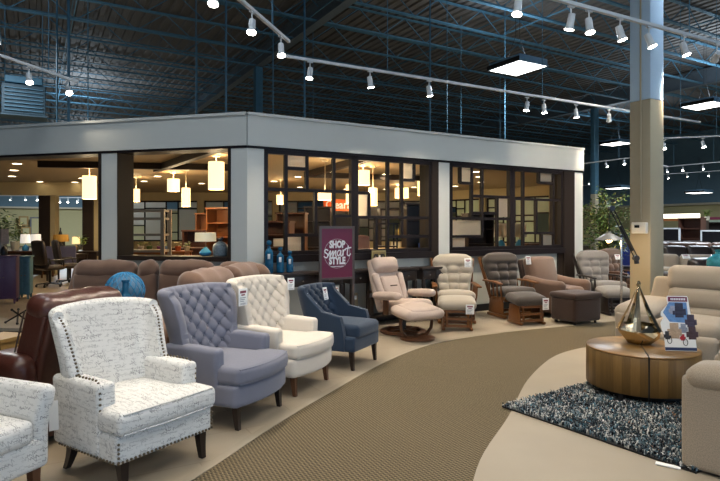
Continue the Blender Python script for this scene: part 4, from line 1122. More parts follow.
# ---------------------------------------------------------------- round coffee table and what stands on it
TX, TY = 2.55, 5.07
t = thing('coffee_table', 'round drum coffee table of mixed brown wood planks on a black plinth', 'table', (TX, TY, .007), R(12)); r = .468
n = 64
mb = MB(); mb.lathe([(.001, .085), (r-.005, .085), (r, .09), (r, .40), (r-.004, .405)], n=n); mb.build('drum', M['acacia_side'], t, angle=50)
mb = MB(); mb.lathe([(.001, .4055), (r-.004, .4055), (r, .409), (r, .418), (r-.005, .423), (.001, .423)], n=n); mb.build('top', M['acacia_top'], t, angle=50)
mb = MB(); mb.lathe([(.001, 0.02), (r-.09, 0.02), (r-.09, .085), (.001, .085)], n=40); mb.lathe([(r-.10, .0), (r-.03, .0), (r-.03, .03), (r-.10, .03), (r-.10, 0)], n=48, cap=False); mb.build('plinth', M['black'], t)
aa = R(-110-12); ca, sa = math.cos(aa), math.sin(aa)
mb = MB(Matrix.Rotation(aa, 4, 'Z')); mb.box(r-.002, r+.004, -.006, .006, .02, .425); mb.box(-r+.004, r+.004, -.005, .005, .4225, .4265); mb.build('metal_band', M['black'], t)
for k in range(4):
    mb = MB(Matrix.Rotation(R(30+90*k), 4, 'Z')); mb.box(r-.10, r-.02, -.02, .02, 0, .085); mb.build('foot', M['black'], t)
ZT = .431
# gold faceted lantern
t = thing('gold_sculpture', 'shiny gold faceted teardrop cage lantern on the coffee table', 'lantern', (*fl(639.5, 343, ZT), ZT), R(20)); N = 5
ring = lambda r, z, o=0: [Vector((r*math.cos(2*PI*(j+o)/N), r*math.sin(2*PI*(j+o)/N), z)) for j in range(N)]
mb = MB(); mb.loft([ring(.10, 0), ring(.17, .05, .5), ring(.19, .12), ring(.155, .18, .5)], cap=False); mb.loft([ring(.145, .175, .5), ring(.172, .118), ring(.15, .055, .5), ring(.08, .012)], cap=False)
mb.loft([ring(.085, 0), ring(.084, .002)], True); mb.build('bowl', M['gold'], t, angle=5)
apex = Vector((-.012, 0, .555))
for j in range(N):
    a = ring(.188, .135)[j]; b = ring(.155, .18, .5)[j]; c = ring(.155, .18, .5)[j-1]; w = (b-c).normalized()
    mb = MB(); lp = []
    for k in range(6):
        q = k/5; p = a.lerp(apex, q); hw = .034*(1-q)**1.2+.005; ind = Vector((-p.x, -p.y, 0)); ind = ind.normalized()*(.016*(1-q)+.004) if ind.length > .01 else Vector((0, 0, 0))
        bend = Vector((a.x, a.y, 0))*(.10*math.sin(PI*q))
        p = p-bend*.6
        lp.append([p+w*hw, p-Vector((a.x, a.y, 0)).normalized()*-.012*(1-q), p-w*hw, p+ind])
    mb.loft(lp); mb.build('strut', M['gold'], t, angle=5)
mb = MB(); mb.lathe([(.018, .53), (.022, .55), (.012, .575), (.001, .58)], (-.012, 0, 0), n=6); mb.build('finial', M['gold'], t, angle=5)
# brochure standee
bx, by = fl(681, 351, ZT)
t = thing('brochure_stand', 'upright cardboard brochure with maroon header and pictures of recliners on the coffee table', 'brochure', (bx, by, ZT), R(-97)); MT = RY(-9)
out = [(-.13, 0), (.13, 0), (.125, .10), (.105, .25), (.085, .46), (.078, .475), (-.085, .475), (-.092, .46), (-.085, .40), (-.145, .335), (-.15, .30), (-.125, .285), (-.155, .24), (-.15, .19), (-.13, .13)]
def card(pts, x, th, mat, name, par): mb = MB(MT); mb.loft([[(x, -p, q) for p, q in pts], [(x+th, -p, q) for p, q in pts]]); return mb.build(name, mat, par)
out = [(-a, b) for a, b in out]
card(out, 0, .004, M['tag_white'], 'card', t)
rect = lambda a, b, c, d: [(-a, c), (-b, c), (-b, d), (-a, d)]
card(rect(-.082, .078, .425, .468), .0045, .001, M['sign_maroon'], 'header', t)
for k in range(9): card(rect(-.06+k*.014, -.051+k*.014, .438, .455), .0058, .0006, M['sign_white'], 'header_lettering', t)
card(rect(-.13, .13, .004, .03), .0045, .001, plain('navy print', (.02, .03, .09), .5), 'footer_band', t)
card([(-a, b) for a, b in [(-.08, .25), (.08, .24), (.07, .42), (-.075, .42), (-.13, .33)]], .0045, .0008, plain('blue print', (.12, .25, .50), .5, var=.5, scale=40), 'blue_picture', t)
def pic_chair(y, z, s, col, nm):
    s *= 1.12
    m = plain(nm, col, .5, var=.35, scale=60)
    mb = MB(MT)
    for (a, b, c, d) in ((-.5, .5, 0, .35), (-.62, -.35, 0, .6), (.35, .62, 0, .6), (-.38, .38, .3, 1.15), (-.4, .4, -.25, .02)):
        x = .0056+.0006*rng.random(); mb.rb((x, -(y+(a+b)/2*s), z+(c+d)/2*s), (.0015, (b-a)*s, (d-c)*s), .0007, 1, 1)
    mb.build('recliner_picture', m, t)
pic_chair(-.095, .225, .07, (.05, .035, .06), 'dark print'); pic_chair(-.1, .12, .07, (.06, .03, .035), 'brown print'); pic_chair(-.005, .31, .08, (.03, .03, .06), 'navy chair print')
pic_chair(.045, .13, .085, (.42, .30, .20), 'tan chair print'); pic_chair(.05, .33, .045, (.30, .32, .42), 'grey print'); pic_chair(-.03, .17, .05, (.25, .27, .33), 'pale print')
pic_chair(.105, .11, .045, (.03, .03, .035), 'black print'); pic_chair(-.02, .10, .035, (.40, .02, .03), 'red print')
for y, z in ((-.04, .075), (.09, .09)):
    mb = MB(MT); mb.tube([(.0065, -(y+.018*math.cos(a)), z+.028*math.sin(a)) for a in [2*PI*i/14 for i in range(15)]], .003, 5); mb.build('ring_picture', M['black'], t)
mb = MB(); mb.box(-.15, -.004, -.03, .03, 0, .004); mb.bar((-.15, 0, 0), (-.05, 0, .33), .06, .003, up=(1, 0, .3)); mb.build('easel_back', M['tag_white'], t)

# ---------------------------------------------------------------- shag rug
RC = fl(502, 408); t = thing('shag_rug', 'shaggy rug flecked teal, white, black and tan under the coffee table', 'rug', (RC[0], RC[1], .007), math.atan2(.56, .83))
A_, B_ = 2.5, 1.53   # local x along the far-going edge, local -y towards the camera-right
mb = MB(); mb.box(0, A_, -B_, 0, 0, .012); mb.build('backing', M['black'], t)
rm = [plain('rug teal', (.02, .055, .075), .9, var=.4, scale=30), plain('rug pale', (.46, .46, .44), .9, var=.2), plain('rug black', (.012, .018, .026), .9), plain('rug slate', (.095, .155, .19), .9, var=.3), plain('rug tan', (.30, .16, .09), .9), plain('rug blue', (.025, .15, .22), .9)]
mb = MB(); r2 = random.Random(3); wts = [.20, .20, .25, .25, .04, .06]
for i in range(24000):
    x = A_*r2.random(); y = -B_*r2.random()
    if x > 2.2 and y < -1.0: continue
    acc = 0; q = min(.999, max(0, .5*r2.random()+.5*(.5+1.1*noise.noise(Vector((x*22, y*22, 5))))))
    nz = noise.noise(Vector((x*3, y*3, 0)))
    for m_, wt in enumerate(wts):
        acc += wt*(1+.8*nz*(1 if m_ in (1, 3) else -1 if m_ == 2 else 0))
        if q < acc: break
    mb.cur = m_
    h = r2.uniform(.020, .040); a = r2.uniform(0, 2*PI); l = r2.uniform(.005, .035); w = r2.uniform(.003, .0055)
    dx, dy = math.cos(a), math.sin(a); px_, py_ = -dy*w, dx*w
    p = (x, y, .010); m1 = (x+dx*l*.4, y+dy*l*.4, .012+h*.75); e = (x+dx*l, y+dy*l, .012+h*(.9-.4*r2.random()))
    mb.add([(p[0]-px_, p[1]-py_, p[2]), (p[0]+px_, p[1]+py_, p[2]), (m1[0]+px_, m1[1]+py_, m1[2]), (m1[0]-px_, m1[1]-py_, m1[2]), (e[0]+px_*.6, e[1]+py_*.6, e[2]), (e[0]-px_*.6, e[1]-py_*.6, e[2])], [(0, 1, 2, 3), (3, 2, 4, 5)])
p = mb.build('pile', rm, t, angle=180); p['kind'] = 'stuff'
x, y = fl(668, 467.5); tg = thing('care_label', 'small white folded label lying at the rug corner', 'label', (x, y, .007), R(-35)); mb = MB(); mb.rb((0, 0, .006), (.14, .045, .008), .003, 2, 1); mb.build('card', M['tag_white'], tg)
# ---------------------------------------------------------------- console tables under the right wing windows
def onR(t, off, z=0): p = MR @ Vector((t, -off, 0)); return (p.x, p.y, z)
def console(t0, t1, label, h=.86, bays=3, storage=False):
    L = t1-t0; c = onR((t0+t1)/2, .20, .006); t = thing('console_table', label, 'table', c, GA); W = M['black_wood']
    mb = MB(); mb.rb((0, 0, h-.018), (L, .34, .036), .01, 1, 1); mb.build('table_top', W, t)
    mb = MB(); mb.box(-L/2+.03, L/2-.03, -.14, .14, h-.20, h-.036); mb.build('apron', W, t)
    for k in range(bays):
        x0 = -L/2+.05+(L-.1)*k/bays; x1 = x0+(L-.1)/bays-.02
        mb = MB(); mb.rb(((x0+x1)/2, -.147, h-.118), (x1-x0, .014, .13), .005, 1, 1); d = mb.build('drawer', W, t)
        mb = MB(); mb.sph(((x0+x1)/2, -.165, h-.118), .013, 10, 6); mb.build('knob', M['chrome'], d)
    for x in (-L/2+.05, L/2-.05):
        for y in (-.13, .13):
            mb = MB(); mb.lathe([(.018, 0), (.026, .03), (.020, .07), (.030, .22), (.024, .30), (.032, .34), (.024, .37), (.03, h-.3), (.03, h-.2)], (x, y, 0), n=12); mb.build('leg', W, t)
    if storage:
        mb = MB(); mb.box(-L/2+.05, L/2-.05, -.13, .13, .12, .145); mb.build('lower_shelf', W, t)
        for k in range(1, bays):
            x = -L/2+.05+(L-.1)*k/bays; mb = MB(); mb.box(x-.02, x+.02, -.14, -.10, .145, h-.2); mb.build('upright', W, t)
    return t
console(.03, 1.38, 'black console table carrying three blue bottles beside the corner pillar')
console(1.45, 2.72, 'black console table behind the maroon sign', storage=True, bays=4)
console(2.78, 3.62, 'black console table behind the swivel recliner', storage=True, bays=3)
# framed sample boards standing on the consoles' lower shelves
for i, (tt, w, h, off) in enumerate(((1.62, .13, .36, .2), (1.90, .13, .38, .2), (2.2, .12, .36, .2), (2.46, .13, .38, .2), (2.95, .13, .36, .2), (3.2, .13, .38, .2), (3.42, .12, .34, .2))):
    t = thing('sample_board', 'tan upholstery sample board on the lower console shelf, %s from the left' % ordn[i], 'sample board', onR(tt, off, .152), GA, 'sample boards under the consoles')
    mb = MB(); mb.rb((0, 0, h/2), (w, .02, h), .004, 1, 1); mb.build('board', plain('sample tan %d' % i, ((.30, .23, .14), (.16, .12, .09), (.34, .28, .2))[i % 3], .8), t)
    mb = MB(); mb.box(-w*.3, w*.3, -.013, -.010, h*.72, h*.88); mb.build('name_strip', M['tag_white'], t)
zc = .867
for px, h, r, off, lab in ((269, .475, .060, .22, 'tallest blue ribbed bottle with ball stopper at the left of the three on the console'), (280.2, .375, .056, .20, 'middle-sized blue ribbed bottle with ball stopper in the middle of the three on the console'),
                      (289.8, .315, .052, .20, 'smallest blue ribbed bottle with ball stopper at the right of the three on the console')):
    u = (px-360)/560; tt = (1.59+7.89*u-off*(.503+.8643*u))/(.8643-.503*u); p = onR(tt, off, zc)
    b = bottle('stopper_bottle', lab, p, h, r, M['blue_glass'], group='blue stopper bottles')
    mb = MB(); mb.rb((r*.15, -r*1.05, h*.50), (.035, .003, .07), .001, 1, 1); mb.build('price_sticker', M['tag_white'], b)
# small console lamp foot / plaque
t = thing('letter_plaque', 'small gold and black letter plaque behind the swivel recliner headrest', 'plaque', onR(2.60, .20, zc), GA)
mb = MB(); mb.box(-.13, .13, 0, .02, 0, .02); mb.box(-.13, .13, 0, .02, .20, .22); mb.box(-.13, -.115, 0, .02, 0, .22); mb.box(.115, .13, 0, .02, 0, .22); mb.build('frame', plain('gold green frame', (.30, .26, .12), .4, .4), t)
mb = MB(); mb.box(-.115, .115, .006, .014, .02, .2); mb.build('panel', plain('brass panel', (.22, .17, .07), .4, .5), t)
MP = Matrix.Rotation(R(90), 4, 'X')
for x, s_, m_ in ((-.065, 'S', M['black']), (.005, 'U', M['black']), (.075, 'P', M['black'])):
    mb = MB(Matrix.Translation((x, .004, .11)) @ MP); mb.add(*text_mb(s_, .17, .006, bold=.004, width=.8)); mb.build('letter', m_, t, angle=30)
mb = MB(); mb.rb((.012, .0, .125), (.028, .008, .07), .003); mb.build('price_sticker', M['tag_white'], t)
for i, o in enumerate([t]): o.location.z = zc+.0
u = (379-360)/560; t.location = onR((1.59+7.89*u-.2*(.503+.8643*u))/(.8643-.503*u), .2, zc); t.scale = (1, 1, 1.28)
# ---------------------------------------------------------------- maroon floor sign
u = (337-360)/560; off = .62; tt = (1.59+7.89*u-off*(.503+.8643*u))/(.8643-.503*u); p = onR(tt, off, .006)
D = p[1]; ztop = 1.5+1.5*D/560; zbot = 1.5-52*D/560
t = thing('floor_sign', 'maroon SHOP smart STYLE poster in a bronze floor stand behind the navy chair', 'sign', p, GA)
hw = .262; mb = MB()
for x in (-hw, hw): mb.box(x-.018, x+.018, -.012, .012, .02, ztop)
mb.box(-hw, hw, -.012, .012, ztop-.035, ztop); mb.box(-hw, hw, -.012, .012, zbot, zbot+.03); mb.build('frame', M['sign_frame'], t)
mb = MB(); mb.box(-hw-.02, -hw+.02, -.2, .2, 0, .02); mb.box(hw-.02, hw+.02, -.2, .2, 0, .02); mb.box(-hw, hw, -.015, .015, .03, .05); mb.build('foot', M['sign_frame'], t)
mb = MB(); mb.box(-hw+.018, hw-.018, -.006, .004, zbot+.03, ztop-.035); mb.build('poster', M['sign_maroon'], t)
zm = (ztop+zbot)/2-.01
def put_text(body, x, z, size, bold, width, name, shear=0):
    mb = MB(Matrix.Translation((x, -.0075, z)) @ MP); mb.add(*text_mb(body, size, .002, shear, bold, width)); mb.build(name, M['sign_white'], t, angle=30)
put_text('SHOP', 0, zm+.125, .135, .007, .72, 'word_shop'); put_text('STYLE', 0, zm-.105, .135, .007, .72, 'word_style')
def stroke(pts, w):
    mb = MB(); out = []
    P = [Vector((a, -.0078, b)) for a, b in pts]; P = [P[0]]+P+[P[-1]]
    for i in range(1, len(P)-2):
        for k in range(5):
            q = k/5; a, b, c, d = P[i-1:i+3]; out.append(.5*((2*b)+(c-a)*q+(2*a-5*b+4*c-d)*q*q+(3*b-a-3*c+d)*q**3))
    out.append(P[-1]); mb.tube(out, w, 6, .12, up=(0, 1, 0)); return mb
sm = [[(-.135, .03), (-.155, .045), (-.18, .035), (-.175, .01), (-.145, -.01), (-.14, -.04), (-.165, -.055), (-.195, -.035)],
      [(-.135, -.035), (-.10, .03), (-.108, -.045), (-.08, .0), (-.06, .025), (-.066, -.045), (-.04, .01), (-.02, .028), (-.024, -.03), (-.005, -.04)],
      [(.05, .028), (.02, .03), (.0, -.005), (.015, -.035), (.04, -.015), (.055, .03), (.05, -.03), (.07, -.035), (.085, .0)],
      [(.085, .04), (.087, -.035), (.09, .01), (.11, .04), (.13, .035)], [(.165, .09), (.15, .0), (.155, -.03), (.18, -.035), (.20, -.01)], [(.12, .05), (.21, .065)]]
for q in sm:
    mb = stroke([(a*1.08, zm+.008+b*1.15) for a, b in q], .0085); mb.build('word_smart', M['sign_white'], t)
mb = MB(); mb.tube([(.205*math.cos(a), -.0072, zm+.205*math.sin(a)) for a in [2*PI*i/48 for i in range(49)]], .0016, 5); mb.build('circle_outline', M['sign_white'], t)
mb = MB()
for k in range(9): mb.box(-.10+k*.0225, -.10+k*.0225+.017, -.0085, -.0065, zm-.188, zm-.176)
mb.build('small_line', M['sign_white'], t)
tag_card(onR(tt+.02, .30+.24, .60), -60, 'small white price tag under the maroon sign', .10, .13)

# ---------------------------------------------------------------- ornaments on the sill of the left opening
def onL(px, off, z): 
    u = (px-360)/560; s = -(-1.59-7.89*u+off*(.2554-.9668*u))/(.9668+.2554*u); q = ML @ Vector((s, off, 0)); return (q.x, q.y, z)
zs_ = 1.087
t = thing('bird_lantern', 'grey openwork ceramic lantern with a bird on top, on the sill', 'lantern', onL(220.5, .22, zs_))
mb = MB(); mb.lathe([(.001, 0), (.10, 0), (.112, .02), (.115, .12), (.10, .17), (.06, .20), (.03, .215), (.001, .215)], n=20); mb.build('body', plain('grey glaze', (.20, .24, .25), .35, var=.6, scale=50), t)
mb = MB(); mb.sph((0, 0, .245), .032, 12, 8, .9); mb.sph((.03, 0, .27), .018, 10, 6); mb.tube([(-.02, 0, .24), (-.06, 0, .275)], [.015, .004], 6); mb.tube([(.045, 0, .27), (.062, 0, .268)], [.006, .001], 5); mb.build('bird', M['grey_metal'], t)
t = thing('table_lamp', 'table lamp with cream drum shade on a squat blue glass base, on the sill', 'lamp', onL(205.5, .24, zs_))
mb = MB(); mb.lathe([(.001, 0), (.05, 0), (.085, .02), (.09, .05), (.06, .09), (.025, .115), (.02, .13), (.001, .13)], n=20); mb.build('base', M['blue_wire'], t)
mb = MB(); mb.cyl((0, 0, .13), (0, 0, .36), .006, n=6); mb.build('stem', M['brass_nail'], t)
mb = MB(); mb.lathe([(.155, .215), (.15, .345)], n=28, cap=False); mb.lathe([(.148, .345), (.153, .215)], n=28, cap=False); mb.build('shade', M['shade_cream'], t)
lamp('POINT', (0, 0, .28), 3, (1, .75, .45), t, .03)

# ---------------------------------------------------------------- furniture seen inside the pavilion
def box_parts(t, mat, *bxs, name='carcass'):
    mb = MB(); 
    for b in bxs: mb.box(*b)
    return mb.build(name, mat, t)
def bookcase(loc, rot, w, h, d, n, mat, label, back=True, items=True, name='bookcase', group=None):
    t = thing(name, label, 'bookcase', (*loc, .007), rot, group); th = .035
    box_parts(t, mat, (-w/2, -w/2+th, -d/2, d/2, 0, h), (w/2-th, w/2, -d/2, d/2, 0, h), (-w/2-.02, w/2+.02, -d/2-.02, d/2, h, h+.04), (-w/2, w/2, -d/2, d/2, 0, .09))
    if back: box_parts(t, mat, (-w/2+th, w/2-th, d/2-.015, d/2, .09, h), name='back_panel')
    for i in range(n): z = .09+(h-.1)*i/n; box_parts(t, mat, (-w/2+th, w/2-th, -d/2+.01, d/2-.015, z, z+.025), name='shelf')
    return t
def desk(loc, rot, w, d, h, mat, label, panel=None, name='desk', pmat=None):
    t = thing(name, label, 'desk', (*loc, .007), rot)
    box_parts(t, mat, (-w/2, w/2, -d/2, d/2, h-.035, h), name='desk_top')
    for sx in (-1, 1):
        for sy in (-1, 1): mb = MB(); mb.taper(sx*(w/2-.05), sy*(d/2-.05), 0, h-.035, .035, .06); mb.build('leg', mat, t)
    box_parts(t, mat, (-w/2+.05, w/2-.05, -d/2+.03, d/2-.03, h-.14, h-.035), name='apron')
    if panel: box_parts(t, pmat or mat, (-w/2, w/2, -d/2-.02, -d/2, panel[0], panel[1]), name='front_panel')
    return t
# plum and teal chests
def chest(px0, px1, D, h, mat, label, legs=.10, rot=-8):
    x0 = (px0-360)/560*D; x1 = (px1-360)/560*D; w = x1-x0; t = thing('chest', label, 'cabinet', ((x0+x1)/2, D+.22, .007), R(rot))
    mb = MB(); mb.rb((0, 0, (legs+h-.03)/2), (w, .42, h-.03-legs), .01, 1, 1); mb.build('body', mat, t)
    mb = MB(); mb.rb((0, 0, h-.015), (w+.04, .46, .03), .008, 1, 1); mb.build('top', mat, t)
    for k in (-1, 1):
        mb = MB(); mb.rb((k*w/4, -.212, (legs+h)/2), (w/2-.03, .014, h-legs-.12), .005, 1, 1); d = mb.build('door', mat, t)
        mb = MB(); mb.sph((k*.03, -.228, (legs+h)/2), .012, 8, 6); mb.build('knob', M['brass_nail'], d)
    for sx in (-1, 1):
        for sy in (-1, 1): mb = MB(); mb.taper(sx*(w/2-.035), sy*.17, 0, legs, .03, .05); mb.build('foot', mat, t)
chest(-16, 9, 10.9, .95, M['purple'], 'plum purple chest at the far left inside the pavilion', rot=24)
chest(13, 24.5, 11.7, .90, M['teal_paint'], 'weathered teal cabinet to the right of the plum chest', rot=22)
# office chairs
def office(loc, rot, label):
    t = thing('office_chair', label, 'office chair', (*loc, .007), R(rot)); K = M['black']
    mb = MB(); mb.cyl((0, 0, .08), (0, 0, .45), .03, n=10); mb.build('column', K, t)
    for k in range(5):
        a = 2*PI*k/5; mb = MB(); mb.bar((0, 0, .10), (.30*math.cos(a), .30*math.sin(a), .075), .05, .03); l = mb.build('base_arm', K, t)
        mb = MB(); mb.sph((.30*math.cos(a), .30*math.sin(a), .032), .032, 10, 6); mb.build('caster', K, l)
    mb = MB(); pillow(mb, (0, 0, .49), (.52, .52, .11), Matrix(), .05, .02); mb.build('seat', M['leather_dark'], t)
    mb = MB(); pillow(mb, (-.27, 0, .86), (.10, .50, .62), RY(-9), .045, .02); mb.build('backrest', M['leather_dark'], t)
    for sy in (-1, 1): mb = MB(); mb.tube([(-.22, sy*.28, .50), (-.2, sy*.30, .68), (.16, sy*.30, .69), (.20, sy*.28, .52)], .022, 8); mb.build('armrest', K, t)
office(fl(50, 287), 60, 'black office chair on castors inside the left opening'); office(fl(68, 284), 40, 'second black office chair, right of the first inside the left opening')
x, y, _ = at(67, 260, 16); desk((x, y), R(-6), .95, .6, .76, M['black_wood'], 'desk with a slate violet modesty panel behind the office chairs', (.48, .98), pmat=M['slate_desk'])
x, y, _ = at(88, 260, 16.8); desk((x, y), R(-6), .9, .6, .80, M['black_wood'], 'black desk right of the violet-fronted desk', (.3, .7))
x, y, _ = at(31, 260, 17); desk((x-.2, y), R(-6), 1.6, .6, .80, M['walnut'], 'brown desk carrying two white lamps at left', (.1, .74), pmat=M['black_wood'])
def tlamp(px, D, zb, h, sw, sh, base, shade, label, square=False, lit=0):
    x, y, _ = at(px, 228, D); t = thing('table_lamp', label, 'lamp', (x, y, zb)); bz = h-sh
    mb = MB(); mb.lathe([(.001, 0), (sw*.28, 0), (sw*.34, bz*.2), (sw*.30, bz*.5), (sw*.12, bz*.75), (sw*.10, bz*.8), (.001, bz*.8)], n=16); mb.build('base', base, t)
    mb = MB(); mb.cyl((0, 0, bz*.75), (0, 0, h-.02), .008, n=6); mb.build('stem', M['brass_nail'], t)
    k = 4 if square else 20; mb = MB(); mb.lathe([(sw*.52, bz), (sw*.46, h)], n=k, cap=False); mb.lathe([(sw*.45, h), (sw*.51, bz)], n=k, cap=False); mb.build('shade', shade, t)
    if lit: lamp('POINT', (0, 0, bz+sh/2), lit, (1, .8, .55), t, .05)
tlamp(25.5, 17, .81, .50, .28, .27, M['blue_wire'], M['shade_white'], 'left one of two white-shaded lamps with blue bases on the brown desk')
tlamp(36, 17, .81, .50, .28, .27, M['blue_wire'], M['shade_white'], 'right one of two white-shaded lamps with blue bases on the brown desk')
tlamp(61, 16.2, .77, .54, .42, .20, M['black'], M['shade_mustard'], 'lamp with a wide mustard shade on the violet-fronted desk', square=False)
tlamp(4, 11.2, .96, .52, .20, .30, M['black'], plain('patterned grey shade', (.28, .24, .22), .8, var=.4, scale=30), 'lamp with a dark patterned shade on the plum chest', square=True)
tlamp(76, 16.9, .81, .42, .22, .2, M['brass_nail'], M['shade_dim'], 'small lit lamp on the black desk', lit=8)
def ball_plant(loc, r, n, label, pot, seed, mats=('leaf',), potr=.09, poth=.16, lsz=.05):
    t = thing('potted_plant', label, 'plant', loc); rr = random.Random(seed)
    mb = MB(); mb.lathe([(.001, 0), (potr*.7, 0), (potr, poth), (potr*.9, poth), (.001, poth*.9)], n=14); mb.build('pot', pot, t)
    mb = MB()
    for i in range(n):
        d = Vector((rr.gauss(0, 1), rr.gauss(0, 1), rr.gauss(0, .8))).normalized()*r*rr.uniform(.3, 1); c = d+Vector((0, 0, poth+r*.75)); leafq(mb, c, rr, lsz)
    mb.build('foliage', [M[q] for q in mats], t, angle=180)
def leafq(mb, c, rr, s, droop=.3):
    a = rr.uniform(0, 2*PI); e = Vector((math.cos(a), math.sin(a), rr.uniform(-.9, .4)*droop*2)).normalized(); sd = e.cross(Vector((rr.uniform(-.4, .4), rr.uniform(-.4, .4), 1))).normalized()
    L = s*rr.uniform(.7, 1.4); w = L*.24; c = Vector(c)
    mb.add([c, c+e*L*.45+sd*w, c+e*L, c+e*L*.45-sd*w], [(0, 1, 2, 3)])
x, y, _ = at(15, 228, 17.3); ball_plant((x, y, .81), .27, 260, 'leafy green potted plant on the brown desk at left', M['cream_trim'], 4, potr=.14, poth=.28, lsz=.11)
x, y, _ = at(80, 228, 17.0); ball_plant((x, y, .84), .20, 180, 'small green plant with pale flowers on the black desk', M['grey_metal'], 5, poth=.15, lsz=.09)
x, y, _ = at(1, 228, 13.5); ball_plant((x, y, .007), .40, 300, 'dark green tall plant at the left edge', M['grey_metal'], 6, ('leaf_dark',), poth=1.3, potr=.13, lsz=.12)
t = thing('lantern', 'dark pointed metal lantern on the violet-fronted desk', 'lantern', (*at(60.5, 228, 16.4)[:2], 1.38)); 
mb = MB(); mb.lathe([(.001, 0), (.11, 0), (.11, .03), (.13, .05), (.13, .15), (.05, .26), (.02, .30), (.02, .33), (.001, .34)], n=8); mb.build('body', M['black'], t)
t.location.z = .77+.0; t.scale = (1, 1, 2.2)
# bookcase-height display wall far back with pictures
wb = lambda px: 54.6/((px-360)/560*gb[0]+gb[1])
for i, (px, py, w, h, m_) in enumerate(((23.5, 221, .7, .8, 'gold_wood'), (26, 231, .7, .7, 'gold_wood'), (35.5, 226, .8, 1.5, 'grey_metal'))):
    D = wb(px)-.4; x, y, z = at(px, py, D); t = thing('wall_picture', ['square gold picture on the olive wall, upper of two', 'square gold picture on the olive wall, lower of two', 'tall dark framed picture beside the dark post'][i], 'picture', (x, y, z-h/2), GA)
    mb = MB(); mb.box(-w/2, w/2, -.03, .03, 0, h); mb.build('frame', M[m_], t); mb = MB(); mb.box(-w/2+.12, w/2-.12, -.04, -.03, .12, h-.12); mb.build('picture', M['olive_wall'], t)
# platform, jack ornament, wooden box
x, y = fl(10, 345); t = thing('display_platform', 'low dark platform with a pale top at the left behind the leather recliner', 'platform', (-5.12, 7.65, .009), R(-6))
box_parts(t, M['black_wood'], (-.75, .75, -.33, .33, 0, .16), name='body'); box_parts(t, M['grey_wood'], (-.78, .78, -.36, .36, .16, .20), name='top')
t = thing('jack_ornament', 'black metal jack-shaped ornament on the low platform', 'ornament', (*at(18, 316, 7.6)[:2], .211), R(20))
for a, b in (((-.15, .02, .015), (.15, -.04, .20)), ((.10, .06, .015), (-.06, -.06, .19)), ((.02, -.14, .015), (-.02, .12, .17))):
    mb = MB(); mb.tube([a, b], .012, 6); mb.sph(a, .018, 8, 6); mb.sph(b, .018, 8, 6); mb.build('rod', M['black'], t)
t = thing('wooden_crate', 'small golden brown wooden box beside the platform at the left edge', 'box', (*at(2, 342, 5.0)[:2], .009), R(-15))
box_parts(t, M['gold_wood'], (-.14, .14, -.14, .14, 0, .50), name='body'); box_parts(t, M['gold_wood'], (-.16, .16, -.16, .16, .50, .53), name='lid')
# étagère, bookcases, desk in the pillar opening
def etagere(loc, rot, w, d, h, levels, label):
    t = thing('etagere', label, 'shelving unit', (*loc, .007), rot)
    for sx in (-1, 1):
        for sy in (-1, 1): box_parts(t, M['grey_wood'], (sx*w/2-.035, sx*w/2+.035, sy*d/2-.03, sy*d/2+.03, 0, h), name='post')
    for z in levels:
        box_parts(t, M['grey_wood'], (-w/2, w/2, -d/2, d/2, z-.025, z+.02), name='shelf')
x, y, _ = at(150, 228, 11.2); etagere((x-.2, y), R(0), 1.05, .4, 1.86, (.3, .7, 1.04, 1.36, 1.68, 1.84), 'weathered grey open shelving unit in the pillar opening')
x, y, _ = at(196, 228, 15); bookcase((x, y), 0, .62, 1.40, .4, 3, M['brown_wood'], 'brown bookcase with desk hutch left of the orange ones')
x, y, _ = at(206, 228, 16.2); bookcase((x, y), 0, .50, 1.88, .4, 4, M['red_wood'], 'orange brown narrow bookcase, left of a pair')
x, y, _ = at(221, 228, 15.0); bookcase((x+.05, y), R(-20), .75, 2.0, .45, 5, M['red_wood'], 'tall orange brown bookcase beside the corner pillar')
x, y, _ = at(190, 228, 13.4); desk((x, y), 0, .8, .5, 1.02, M['brown_wood'], 'tall brown writing desk in the pillar opening', (.5, .9))
x, y, _ = at(158, 228, 12.6); desk((x, y), 0, 1.4, .6, .98, M['red_wood'], 'reddish counter-height table behind the open shelving')
for i, (px, py, c) in enumerate(((141, 252, (.5, .42, .3)), (149.5, 253, (.10, .16, .05)), (160, 251, (.35, .12, .25)), (167, 253, (.2, .3, .45)), (178, 253, (.55, .12, .03)), (187, 251, (.45, .38, .25)))):
    x, y, _ = at(px, py, 12.5); t = thing('flower_pot', ['cream pot', 'dark green pot', 'plum pot', 'pale blue pot', 'orange pot', 'beige pot'][i]+' with leaves on the counter behind the open shelving', 'pot', (x, y, .989))
    mb = MB(); mb.lathe([(.001, 0), (.05, 0), (.07, .10), (.06, .11), (.001, .10)], n=14); mb.build('pot', plain('pot colour %d' % i, c, .5), t)
    mb = MB(); rr = random.Random(i); 
    for k in range(40): leafq(mb, (rr.uniform(-.06, .06), rr.uniform(-.06, .06), rr.uniform(.09, .2)), rr, .06)
    mb.build('leaves', M['leaf'], t, angle=180)
# orange clearance banner
x, y, z = at(347, 211, 19.5); t = thing('clearance_banner', 'orange banner reading Clearance hanging inside the pavilion', 'banner', (x, y, z), 0)
mb = MB(); mb.box(-.82, .82, 0, .02, 0, .40); mb.build('banner', M['orange'], t)
mb = MB(Matrix.Translation((-.06, -.004, .205)) @ MP); mb.add(*text_mb('Clearance', .40, .004, bold=.008, width=.84)); mb.build('lettering', M['sign_white'], t, angle=30)
mb = MB(); mb.cyl((-.6, .01, .4), (-.6, .01, PC-z), .006, n=5); mb.cyl((.6, .01, .4), (.6, .01, PC-z), .006, n=5); mb.build('cord', M['black'], t)
